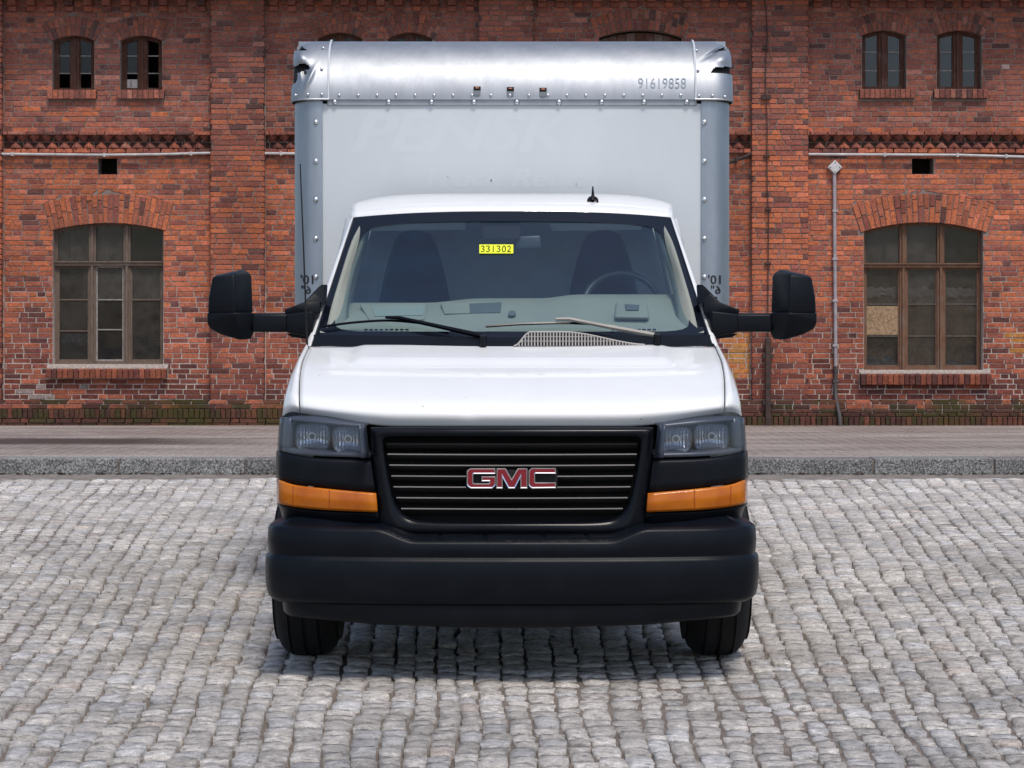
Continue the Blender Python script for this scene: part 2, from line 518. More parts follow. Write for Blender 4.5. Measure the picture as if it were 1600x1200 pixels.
class Blocks:
    def __init__(s): s.v, s.f, s.c = [], [], []
    def add(s, q, y, depth, col, r=None, bev=.005):
        """q: four (x,z) corners seen from the street, anticlockwise from bottom left; y: front plane"""
        b = len(s.v)
        j = (lambda a: r.uniform(-a, a)) if r else (lambda a: 0)
        mx = sum(p[0] for p in q)/4; mz = sum(p[1] for p in q)/4
        y += j(.004)
        tl = [j(.0025) for _ in range(4)]
        qq = [(p[0]+j(.004), p[1]+j(.0035)) for p in q]
        for k, p in enumerate(qq):
            dx, dz = mx-p[0], mz-p[1]
            s.v.append((p[0] + math.copysign(min(bev, abs(dx)), dx), y + tl[k], p[1] + math.copysign(min(bev, abs(dz)), dz)))
        for p in qq: s.v.append((p[0], y+.005, p[1]))
        for p in qq: s.v.append((p[0], y+depth, p[1]))
        fs = [(b, b+1, b+2, b+3)]
        for k in range(4):
            m = (k+1) % 4
            fs.append((b+k, b+4+k, b+4+m, b+m)); fs.append((b+4+k, b+8+k, b+8+m, b+4+m))
        s.f += fs; s.c += [col]*9
    def build(s, name, mat, parent, kind=None):
        o = add_mesh(name, s.v, s.f, mat, parent, kind=kind); col_attr(o.data, s.c); return o
# openings --------------------------------------------------------
class Arch:
    """segmental-arched opening in pixels of the photograph, stored in metres on the wall plane"""
    def __init__(s, x0, x1, ybot, yspring, yapex, thick, splay=1.0):
        s.x0, s.x1, s.zb, s.zs, s.za = wx(x0), wx(x1), wz(ybot), wz(yspring), wz(yapex)
        s.xc = (s.x0+s.x1)/2; hw = (s.x1-s.x0)/2; s.hw = hw
        rise = s.za - s.zs
        s.R = (hw*hw + rise*rise)/(2*rise); s.cz = s.za - s.R
        s.th = math.asin((hw*splay)/s.R); s.t = thick/WS; s.Ro = s.R + s.t
    def hole(s, z):
        if z <= s.zb or z >= s.za: return None
        if z <= s.zs: return (s.x0, s.x1)
        d = math.sqrt(max(0, s.R**2 - (z-s.cz)**2)); d = min(d, s.hw); return (s.xc-d, s.xc+d)
    def ring(s, z):
        a = z - s.cz
        if a <= s.R*math.cos(s.th) or a >= s.Ro: return None
        d = a*math.tan(s.th) if a <= s.Ro*math.cos(s.th) else math.sqrt(s.Ro**2 - a*a)
        return (s.xc-d, s.xc+d)
    def loop(s, n=14):
        pts = [(s.x0, s.zb), (s.x1, s.zb)]
        t0 = math.asin(s.hw/s.R)
        for k in range(n+1):
            t = t0 - 2*t0*k/n
            pts.append((s.xc + s.R*math.sin(t), s.cz + s.R*math.cos(t)))
        return pts
class Rect:
    def __init__(s, x0, x1, y0, y1): s.x0, s.x1, s.zb, s.zt = wx(x0), wx(x1), wz(y1), wz(y0)
    def hole(s, z): return (s.x0, s.x1) if s.zb < z < s.zt else None
    def loop(s): return [(s.x0, s.zb), (s.x1, s.zb), (s.x1, s.zt), (s.x0, s.zt)]
SMALL = [Arch(82, 147, 141, 63, 55, 30, 1.08), Arch(188, 253, 141, 63, 55, 30, 1.08), Arch(496, 566, 141, 60, 50, 30, 1.08), Arch(606, 675, 141, 60, 50, 30, 1.08),
         Arch(1347, 1416, 139, 55, 47, 28, 1.08), Arch(1464, 1534, 139, 55, 47, 28, 1.08)]
MID = Arch(936, 1066, 190, 58, 46, 32, 1.05)
BIG = [Arch(83, 255, 569, 359, 348, 45, 1.05), Arch(1350, 1536, 578, 361, 347, 45, 1.06)]
VENT = [Rect(153, 183, 246, 273), Rect(1425, 1459, 246, 272)]
arches = SMALL + [MID] + BIG
sills = [Rect(a_[0], a_[1], a_[2], a_[3]) for a_ in ((75,152,140,155),(183,258,140,155),(1342,1429,139,154),(1458,1543,139,154),(74,262,570,591),(1343,1547,578,601))]
pil_px = [(-90, 6), (330, 415), (748, 833), (1173, 1262), (1700, 1790)]
BAND = (207, 240)
TOPZ = wz(-14)
CH = 8.06/WS                                      # course height
z_pl = wz(624)                                    # top of plinth
# mortar core with real openings
XL, XR = wx(-90), wx(1790)
outer = [(XL, KH-.1), (XR, KH-.1), (XR, TOPZ+.5), (XL, TOPZ+.5)]
holes = [a_.loop() for a_ in arches] + [v_.loop() for v_ in VENT]
polys = [[Vector((p[0], p[1], 0)) for p in l] for l in [outer] + holes]
tris = mgeo.tessellate_polygon(polys)
flat = [p for l in [outer] + holes for p in l]
MY = WALL_D + .007
vs = [(p[0], MY, p[1]) for p in flat]; fs = [tuple(t) for t in tris]
for l in holes:                                   # reveals
    b = len(vs); n = len(l)
    vs += [(p[0], MY, p[1]) for p in l] + [(p[0], MY+.30, p[1]) for p in l]
    fs += [(b+k, b+(k+1) % n, b+n+(k+1) % n, b+n+k) for k in range(n)]
wall = add_mesh('wall', vs, fs, M_MORTAR, bld)
# wall courses
r = random.Random(5)
wb = Blocks(); singles = []
def lay(z0, z1, a, b, hits, odd, y, depth, colf, blocks, key=None, allow_single=True):
    """one course between x=a and x=b, skipping obstacles"""
    obs = []
    for hfun in hits:
        lo, hi = hfun(z0+.002), hfun(z1-.002)
        if isinstance(hfun.__self__, Rect): lo = hi = hfun((z0+z1)/2)
        if lo or hi:
            l = lo or hi; h_ = hi or lo
            if hfun.__name__ == 'ring' and hi is None: h_ = ((l[0]+l[1])/2-.01, (l[0]+l[1])/2+.01)
            obs.append([l[0], l[1], h_[0], h_[1]])
    obs.sort()
    mer = []
    for q in obs:
        if mer and q[0] <= max(mer[-1][1], mer[-1][3]) + .01:
            mer[-1][1] = max(mer[-1][1], q[1]); mer[-1][3] = max(mer[-1][3], q[3])
            mer[-1][0] = min(mer[-1][0], q[0]); mer[-1][2] = min(mer[-1][2], q[2])
        else: mer.append(list(q))
    x = a - r.uniform(0, .26); g = .0068
    k = 0
    flem = odd
    cuts = [x]
    while x < b:
        x += (.128 if (flem and k % 2 == 0) or r.random() < .10 else .262) * r.uniform(.97, 1.03); k += 1
        cuts.append(x)
    for i in range(len(cuts)-1):
        x0, x1 = max(cuts[i], a), min(cuts[i+1], b)
        segs = [(x0, x1, x0, x1, False)]
        for q in mer:
            ns = []
            for (l0, l1, h0, h1, c) in segs:
                if max(l1, h1) <= min(q[0], q[2]) or min(l0, h0) >= max(q[1], q[3]): ns.append((l0, l1, h0, h1, c)); continue
                ns.append((l0, min(l1, q[0]), h0, min(h1, q[2]), True)); ns.append((max(l0, q[1]), l1, max(h0, q[3]), h1, True))
            segs = ns
        for (l0, l1, h0, h1, c) in segs:
            if l1-l0 < .024 and h1-h0 < .024: continue
            l1 = max(l1, l0+.012); h1 = max(h1, h0+.012)
            wv = r.uniform(-.0015, .0015)
            quad = [(l0+g, z0+g*.8+wv), (l1-g, z0+g*.8+wv), (h1-g, z1-g*.8+wv), (h0+g, z1-g*.8+wv)]
            xm, zm = (l0+l1)/2, (z0+z1)/2
            colr = colf(r, xm, zm)
            px, py = 800+xm*WS, HY-(zm-H)*WS
            full = (not c) and cuts[i] >= a and cuts[i+1] <= b and (l1-l0) > .24
            if allow_single and full and len(singles) < 300 and r.random() < .34 and 2 < py < 620 and (12 < px < 320 or 1270 < px < 1592):
                singles.append((xm, zm, l1-l0-2*g, z1-z0-1.6*g, colr, y))
            else:
                blocks.add(quad, y, depth, colr, r)
bays = []
for i in range(len(pil_px)-1):
    bays.append((wx(pil_px[i][1]), wx(pil_px[i+1][0])))
hits = [a_.hole for a_ in arches] + [a_.ring for a_ in arches] + [v_.hole for v_ in VENT] + [s_.hole for s_ in sills]
zband0, zband1 = wz(BAND[1]), wz(BAND[0])
n_low = round((zband0 - z_pl)/CH); ch1 = (zband0 - z_pl)/n_low
n_up = round((TOPZ - zband1)/CH); ch2 = (TOPZ - zband1)/n_up
zs = [(z_pl+k*ch1, z_pl+(k+1)*ch1) for k in range(n_low)] + [(zband1+k*ch2, zband1+(k+1)*ch2) for k in range(n_up)]
order = list(range(len(zs))); 
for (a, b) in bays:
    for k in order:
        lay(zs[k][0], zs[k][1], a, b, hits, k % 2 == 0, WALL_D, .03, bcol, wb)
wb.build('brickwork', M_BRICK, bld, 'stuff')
bm_ = Blocks(); bm_.add([(-.125, -.0325), (.125, -.0325), (.125, .0325), (-.125, .0325)], 0, .03, (1, 1, 1))
bme = bpy.data.meshes.new('brick'); bme.from_pydata(bm_.v, [], bm_.f); bme.materials.append(M_BRICK_O); bme.update()
for (xm, zm, w, h, c, y) in singles:
    o = bpy.data.objects.new('brick', bme); o.location = (xm, y + r.uniform(-.004, .003), zm); o.scale = (w/.25, 1, h/.065)
    o.rotation_euler = (0, r.uniform(-.006, .006), r.uniform(-.008, .008)); o.color = (*c, 1); put(o, bld)
# pilasters
PP = .12
for (p0, p1) in pil_px:
    a, b = wx(p0), wx(p1)
    pz = box('pilaster', a+.03, b-.03, WALL_D-PP+.012, WALL_D+.02, z_pl-.02, TOPZ+.4, M_MORTAR, bld)
    pb = Blocks()
    nn = round((TOPZ - z_pl)/CH); c3 = (TOPZ - z_pl)/nn
    for k in range(nn):
        lay(z_pl+k*c3, z_pl+(k+1)*c3, a, b, [], k % 2 == 1, WALL_D-PP, PP+.01, bcol, pb, allow_single=False)
    pb.build('brickwork', M_BRICK, pz, 'stuff')
# plinth
pl = box('plinth', XL, XR, WALL_D-.125, WALL_D+.02, KH-.1, z_pl-.03, M_MORTAR, bld)
plb = Blocks()
def plcol(rr, x, z): return pick(rr, 'pli') if (z < wz(638) or rr.random() < .55) else pick(rr, 'low')
def soldier(x0, x1, zb, zt, y, n=None):
    x = x0
    while x < x1:
        w = .077*r.uniform(.93, 1.08)
        plb.add([(x+.005, zb+.004), (x+w-.005, zb+.004), (x+w-.005, zt-.004), (x+.005, zt-.004)], y, .1, plcol(r, x, zb), r, .008); x += w
for (pa, pb_, lev) in ((-90, 800, [(624,631,.145),(631,638.5,.17),('s',638.5,653),(653,660.5,.21),(660.5,668,.21)]),
                       (800, 1790, [(624,631.5,.14),(631.5,639,.145),(639,644.5,.165),(644.5,650.5,.18),('s',650.5,667)])):
    for L in lev:
        if L[0] == 's': soldier(wx(pa), wx(pb_), wz(L[2]), wz(L[1]), WALL_D-.215)
        else: lay(wz(L[1]), wz(L[0]), wx(pa), wx(pb_), [], r.random() < .4, WALL_D-L[2], L[2], plcol, plb, allow_single=False)
plb.build('brickwork', M_PLINTH, pl, 'stuff')
# arches of header bricks over the openings
def voussoirs(a, n, rows, name='window_arch'):
    ar = None
    m = a.R*math.sin(a.th)
    t0, t1 = -a.th, a.th
    # a mortar bed behind the ring
    K = 20; vs = []; 
    for k in range(K+1):
        t = t0+(t1-t0)*k/K
        for rad in (a.R, a.Ro): vs.append((a.xc+rad*math.sin(t), MY-.001, a.cz+rad*math.cos(t)))
    par = add_mesh(name, vs, [(2*k, 2*k+2, 2*k+3, 2*k+1) for k in range(K)], M_MORTAR, bld)
    for k in range(n):
        ta, tb = t0+(t1-t0)*k/n, t0+(t1-t0)*(k+1)/n
        splits = [0, 1] if rows == 1 else ([0, .53, 1] if k % 2 else [0, .33, .78, 1] if r.random() < .5 else [0, .47, 1])
        for i in range(len(splits)-1):
            ra, rb = a.R+a.t*splits[i], a.R+a.t*splits[i+1]*r.uniform(.985, 1.01)
            g = .0055
            def P(rad, t, dg): return (a.xc+rad*math.sin(t)+dg*math.cos(t), a.cz+rad*math.cos(t)-dg*math.sin(t))
            q = [P(ra+(g if i else -.004), ta, g), P(ra+(g if i else -.004), tb, -g), P(rb-g, tb, -g), P(rb-g, ta, g)]
            b = Blocks(); b.add(q, WALL_D-.006-r.uniform(0, .006), .05, (1, 1, 1), r, .006)
            o = add_mesh('brick', b.v, b.f, M_BRICK_O, par)
            zz = a.cz+ra
            c = pick(r, 'top' if zz > 4.4 else 'mid'); o.color = (c[0]*.92, c[1]*.92, c[2]*.92, 1)
for a_ in SMALL: voussoirs(a_, 11, 2)
voussoirs(MID, 17, 2)
for a_ in BIG: voussoirs(a_, 24, 2)
# sills of bricks on edge
for s_ in sills:
    big = s_.zt < 2
    par = box('window_sill', s_.x0+.004, s_.x1-.004, WALL_D-.05, WALL_D+.02, s_.zb+.006, s_.zt-.035, M_MORTAR, bld)
    n = round((s_.x1-s_.x0)/(.079 if not big else .082))
    for k in range(n):
        a, b = s_.x0+(s_.x1-s_.x0)*k/n+.004, s_.x0+(s_.x1-s_.x0)*(k+1)/n-.004
        y0 = WALL_D-(.115 if big else .075)+r.uniform(-.006, .006); zt = s_.zt-(.075 if big else .012); zb = s_.zb+r.uniform(-.003, .003)
        yb = WALL_D+.16; zr = s_.zt+(.012 if big else .01)
        v = [(a,y0,zb),(b,y0,zb),(b,yb,zb),(a,yb,zb),(a,y0,zt),(b,y0,zt),(b,yb,zr),(a,yb,zr)]
        o = add_mesh('brick', v, box_vf(0,1,0,1,0,1)[1], M_BRICK_O, par, bevel=.006)
        c = pick(r, 'low' if big else 'top'); k_ = .72 if big else .95; o.color = (c[0]*k_, c[1]*k_, c[2]*k_, 1)
# dog-tooth band between the pilasters
tooth = bpy.data.meshes.new('dogtooth_brick')
hw, hh = .088, .052
tv = [(-hw, 0, hh), (0, -.10, hh), (hw, 0, hh), (-hw*.25, 0, -hh), (0, -.012, -hh), (hw*.25, 0, -hh), (-hw, 0, hh*.55), (0, -.10, hh*.55), (hw, 0, hh*.55)]
tf = [(0,1,2)[::-1], (0,6,7,1), (1,7,8,2), (6,3,4,7), (7,4,5,8)]
tooth.from_pydata(tv, [], tf); tooth.materials.append(M_BRICK_O); tooth.update()
zc1, zc2 = wz(214), wz(224.5)
bb = Blocks()
for (a, b) in bays:
    n = round((b-a)/.182); p = (b-a)/n
    lay(wz(212), wz(206), a, b, [], False, WALL_D-.10, .13, lambda rr, x, z: pick(rr, 'top'), bb, allow_single=False)
    lay(wz(240), wz(232.5), a, b, [], False, WALL_D-.06, .08, lambda rr, x, z: pick(rr, 'mid'), bb, allow_single=False)
    lay(wz(232.5), wz(222), a, b, [], False, WALL_D-.002, .03, lambda rr, x, z: tuple(.55*q_ for q_ in pick(rr, 'pli')), bb, allow_single=False)  # both backing rows darkened, painting the shadow behind the teeth
    lay(wz(222), wz(212), a, b, [], True, WALL_D-.002, .03, lambda rr, x, z: tuple(.55*q_ for q_ in pick(rr, 'pli')), bb, allow_single=False)
    for k in range(n):
        for row in (0, 1):
            x = a + p*(k + (.5 if row == 0 else 0.0))
            if row == 1 and k == 0: continue
            o = bpy.data.objects.new('dogtooth_brick', tooth); o.location = (x, WALL_D+.008, (wz(216.5) if row == 0 else wz(226.5)))
            if row == 1: o.rotation_euler = (0, math.pi, 0)
            c = pick(r, 'top'); o.color = (c[0]*.9, c[1]*.9, c[2]*.9, 1); put(o, bld)
bb.build('string_course', M_BRICK, bld, 'stuff')
# corbel table, cornice and roof
cor = box('cornice', XL, XR, WALL_D-.22, WALL_D+.3, wz(-1), wz(-9), M_MORTAR, bld)
cb = Blocks()
for i, (za, zb, pr) in enumerate(((wz(-1), wz(-9), .235), (wz(-9), wz(-17), .27))):
    lay(za, zb, XL, XR, [], i == 1, WALL_D-pr, pr, lambda rr, x, z: pick(rr, 'top'), cb, allow_single=False)
cb.build('brickwork', M_BRICK, cor, 'stuff')
for bi, (a, b) in enumerate(bays):
    n = round((b-a)/(28.6/WS)); p = (b-a)/n
    ylow = 18.5 if bi < 2 else 12.5
    for k in range(n):
        x = a + p*(k+.5); w = 6.4/WS
        for (y1, y0, pr) in ((ylow, ylow-8.3, .07), (ylow-8.3, -1, .14)):
            o = box('corbel_brick', x-w, x+w, WALL_D-pr, WALL_D+.02, wz(y1)+.004, wz(y0)-.004, M_BRICK_O, bld, bevel=.006)
            c = pick(r, 'top'); o.color = (c[0]*.85, c[1]*.85, c[2]*.85, 1)
M_TILE = pmat('roof_tile', (.16, .06, .04), .85, var=.3)
M_WOODD = pmat('weathered_wood_dark', (.06, .04, .03), .85, var=.4, vscale=12)
box('eave_board', XL, XR, WALL_D-.62, WALL_D+.3, wz(-17)+.002, wz(-17)+.05, M_WOODD, bld)
z0 = wz(-17)+.05
add_mesh('roof', [(XL-.3, WALL_D-.75, z0), (XR+.3, WALL_D-.75, z0), (XR+.3, WALL_D+7, z0+3.2), (XL-.3, WALL_D+7, z0+3.2), (XR+.3, WALL_D+14, z0), (XL-.3, WALL_D+14, z0)],
         [(0, 1, 2, 3), (3, 2, 4, 5)], M_TILE, bld, solid=.12)
boxes('rear_walls', [(XL, XL+.3, WALL_D+.3, WALL_D+13.7, KH-.1, z0+.05), (XR-.3, XR, WALL_D+.3, WALL_D+13.7, KH-.1, z0+.05), (XL, XR, WALL_D+13.4, WALL_D+13.7, KH-.1, z0+.04)], M_MORTAR, bld)
# windows -------------------------------------------------------------
def wood_mat(name, c):
    t = NT(name); q = t.pos((1, 1, .12)); n = t.noise(q, 60, 5, .7); m = t.noise(t.pos(), 5, 5, .6)
    cc = t.mix(1.0, c, t.ramp(n, (.3, .55), (.7, 1.3)), 'MULTIPLY')
    cc = t.mix(t.ramp(m, (.5, 0.0), (.75, .5)), cc, (.2, .16, .13))
    t.set(color=cc, rough=.85, normal=t.bump(n, .5, .004)); return t.m
M_WD_R = wood_mat('window_wood_red', (.095, .034, .02))
M_WD_B = wood_mat('window_wood_brown', (.17, .085, .05))
M_WD_G = wood_mat('window_wood_grey', (.15, .105, .08))
M_BAR = pmat('putty_bar', (.30, .275, .255), .8, var=.4, vscale=20)
M_BARD = pmat('dark_bar', (.10, .085, .075), .8, var=.4, vscale=20)
def glass_mat(name, tint, dirt_or_sheen=.12, rough=.03, dcol=(.25, .24, .22), ior=1.52):
    t = NT(name)
    fr = t.new('Fresnel'); fr.inputs[0].default_value = ior
    tr = t.new('BsdfTransparent'); tr.inputs[0].default_value = (*tint, 1)
    gl = t.new('BsdfGlossy'); gl.inputs['Roughness'].default_value = rough; gl.inputs[0].default_value = (.95, .97, 1, 1)
    q = t.pos(); w = t.noise(q, 3.2, 2, .4)
    gl_n = t.bump(w, .05, .05); t.link(gl_n, gl.inputs['Normal'])
    df = t.new('BsdfDiffuse'); df.inputs[0].default_value = (*dcol, 1)
    bf = t.new('NewGeometry').outputs['Backfacing']
    mx = t.new('MixShader'); t.link(t.math('MULTIPLY', fr.outputs[0], t.math('SUBTRACT', 1.0, bf)), mx.inputs[0]); t.link(tr.outputs[0], mx.inputs[1]); t.link(gl.outputs[0], mx.inputs[2])
    m2 = t.new('MixShader'); dn = t.noise(q, 6, 6, .7)
    t.link(t.ramp(dn, (.3, dirt_or_sheen*.25), (.75, dirt_or_sheen)), m2.inputs[0]); t.link(mx.outputs[0], m2.inputs[1]); t.link(df.outputs[0], m2.inputs[2])
    t.link(m2.outputs[0], t.out.inputs[0]); return t.m
M_GL = glass_mat('dusty_window_glass', (.62, .64, .66), .09, ior=1.4, dcol=(.24, .215, .195))
M_GLU = glass_mat('sky_tinted_window_glass', (.6, .62, .66), .05, ior=1.62, dcol=(.16, .19, .26))  # bluish tint and film put sky reflection into these panes' colour
M_GL2 = glass_mat('dirty_window_glass', (.60, .60, .60), .17, ior=1.4, dcol=(.24, .215, .195))
M_GL3 = glass_mat('grimy_window_glass', (.55, .55, .54), .30, ior=1.4, dcol=(.22, .20, .185))
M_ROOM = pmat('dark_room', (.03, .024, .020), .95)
M_OSB = pmat('chip_board', (.34, .225, .13), .85, var=.45, vscale=26, bump=.3, bscale=40)
M_RAG = pmat('grey_rubble', (.22, .21, .2), .9, var=.6, vscale=25, bump=.8, bscale=30, bdist=.02)
M_PAPER = pmat('old_paper', (.5, .47, .44), .9, var=.2)
def arch_piece(name, a, x0, x1, zb, zt, y, depth, mat, par, n=10, inset=0.0):
    """a slab between x0..x1 from zb up to zt or to the intrados of arch a (zt None)"""
    if zt is not None:
        return box(name, x0, x1, y, y+depth, zb, zt, mat, par)
    xs = [x0+(x1-x0)*k/n for k in range(n+1)]
    top = []
    for x in xs:
        d = min(abs(x-a.xc), a.hw); top.append(a.cz+math.sqrt(a.R**2-d*d)-inset)
    vs = []
    for yy in (y, y+depth):
        vs += [(x, yy, zb) for x in xs] + [(x, yy, t_) for x, t_ in zip(xs, top)]
    m = n+1; fs = []
    for k in range(n):
        fs.append((k, k+1, m+k+1, m+k)); o2 = 2*m
        fs.append((o2+k+1, o2+k, o2+m+k, o2+m+k+1)); fs.append((m+k, m+k+1, o2+m+k+1, o2+m+k)); fs.append((k+1, k, o2+k, o2+k+1))
    fs += [(0, m, 3*m, 2*m), (n, 2*m+n, 3*m+n, m+n)]
    return add_mesh(name, vs, fs, mat, par)
def arch_bar(name, a, y, depth, w, mat, par, n=14):
    """the curved head of the frame"""
    t0 = math.asin(a.hw/a.R); vs = []
    for k in range(n+1):
        t = -t0+2*t0*k/n
        for rad in (a.R-w, a.R+.004):
            for yy in (y, y+depth): vs.append((a.xc+rad*math.sin(t), yy, a.cz+rad*math.cos(t)))
    fs = []
    for k in range(n):
        b = 4*k; c = b+4
        fs += [(b, c, c+2, b+2), (b+2, c+2, c+3, b+3), (b+1, b+3, c+3, c+1), (b, b+1, c+1, c)]
    return add_mesh(name, vs, fs, mat, par)
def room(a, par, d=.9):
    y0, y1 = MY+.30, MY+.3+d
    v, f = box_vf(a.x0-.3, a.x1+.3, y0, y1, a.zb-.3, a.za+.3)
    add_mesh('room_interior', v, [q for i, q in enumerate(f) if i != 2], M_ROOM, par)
FR_Y = WALL_D + .14
def small_window(a, wood, broken=(), poster=None, gl=None):
    gl = gl or M_GL
    w = add_mesh('window', [(a.x0, FR_Y+.05, a.zb), (a.x0+.02, FR_Y+.05, a.zb), (a.x0+.02, FR_Y+.07, a.zb), (a.x0, FR_Y+.07, a.zb)], [(0, 1, 2, 3)], wood, bld)
    fw = .055
    for (x0, x1) in ((a.x0, a.x0+fw), (a.x1-fw, a.x1)): arch_piece('frame', a, x0, x1, a.zb, None, FR_Y, .07, wood, w, 3)
    arch_bar('frame', a, FR_Y-.004, .07, fw, wood, w)
    box('frame', a.x0, a.x1, FR_Y-.006, FR_Y+.07, a.zb, a.zb+.05, wood, w)
    mw = .062
    arch_piece('mullion', a, a.xc-mw, a.xc+mw, a.zb, None, FR_Y-.02, .08, wood, w, 4)
    arch_piece('mullion', a, a.xc-.018, a.xc+.018, a.zb, None, FR_Y-.045, .03, wood, w, 3, .01)
    zr = [a.zb+.05+(a.za-a.zb-.1)*k/3 for k in range(4)]
    zr[1] -= .02
    for ci, (x0, x1) in enumerate(((a.x0+fw, a.xc-mw), (a.xc+mw, a.x1-fw))):
        for k in (1, 2): box('glazing_bar', x0, x1, FR_Y+.01, FR_Y+.03, zr[k]-.008, zr[k]+.008, M_BAR, w)
        boxes('sash', [(x0, x0+.018, FR_Y+.005, FR_Y+.04, a.zb+.05, zr[3]-.02), (x1-.018, x1, FR_Y+.005, FR_Y+.04, a.zb+.05, zr[3]-.02)], wood, w)
        for k in range(3):
            if (ci, k) in broken: continue
            if k == 2: arch_piece('pane', a, x0, x1, zr[k], None, FR_Y+.025, .004, gl, w, 4, .03)
            else: box('pane', x0, x1, FR_Y+.025+.0, FR_Y+.029, zr[k]+.004, zr[k+1]-.004, gl, w)
    if poster:
        x0, x1, z1 = a.x0+fw+.012, a.xc-mw-.005, zr[0]+.13
        p = box('paper_notice', x0, x1, FR_Y+.018, FR_Y+.022, zr[0]+.004, z1, M_PAPER, w)
        v, f = text_vf('OTW', 1, 0, .02)
        uv = fit(v, 0, 1, 0, 1)
        add_mesh('lettering', [(x0+.05+ (y_)*.035, FR_Y+.0165, zr[0]+.015+x_*.10) for x_, y_ in [(1-q[0], 1-q[1]) for q in uv]], f, M_BARD, w)
    room(a, w)
    return w
small_window(SMALL[0], M_WD_R, ((0, 0), (1, 0)))
small_window(SMALL[1], M_WD_R, ((0, 0), (1, 0), (1, 1), (1, 2)), True)
for a_ in SMALL[2:4]: small_window(a_, M_WD_R)
for a_ in SMALL[4:]: small_window(a_, M_WD_R, gl=M_GLU)
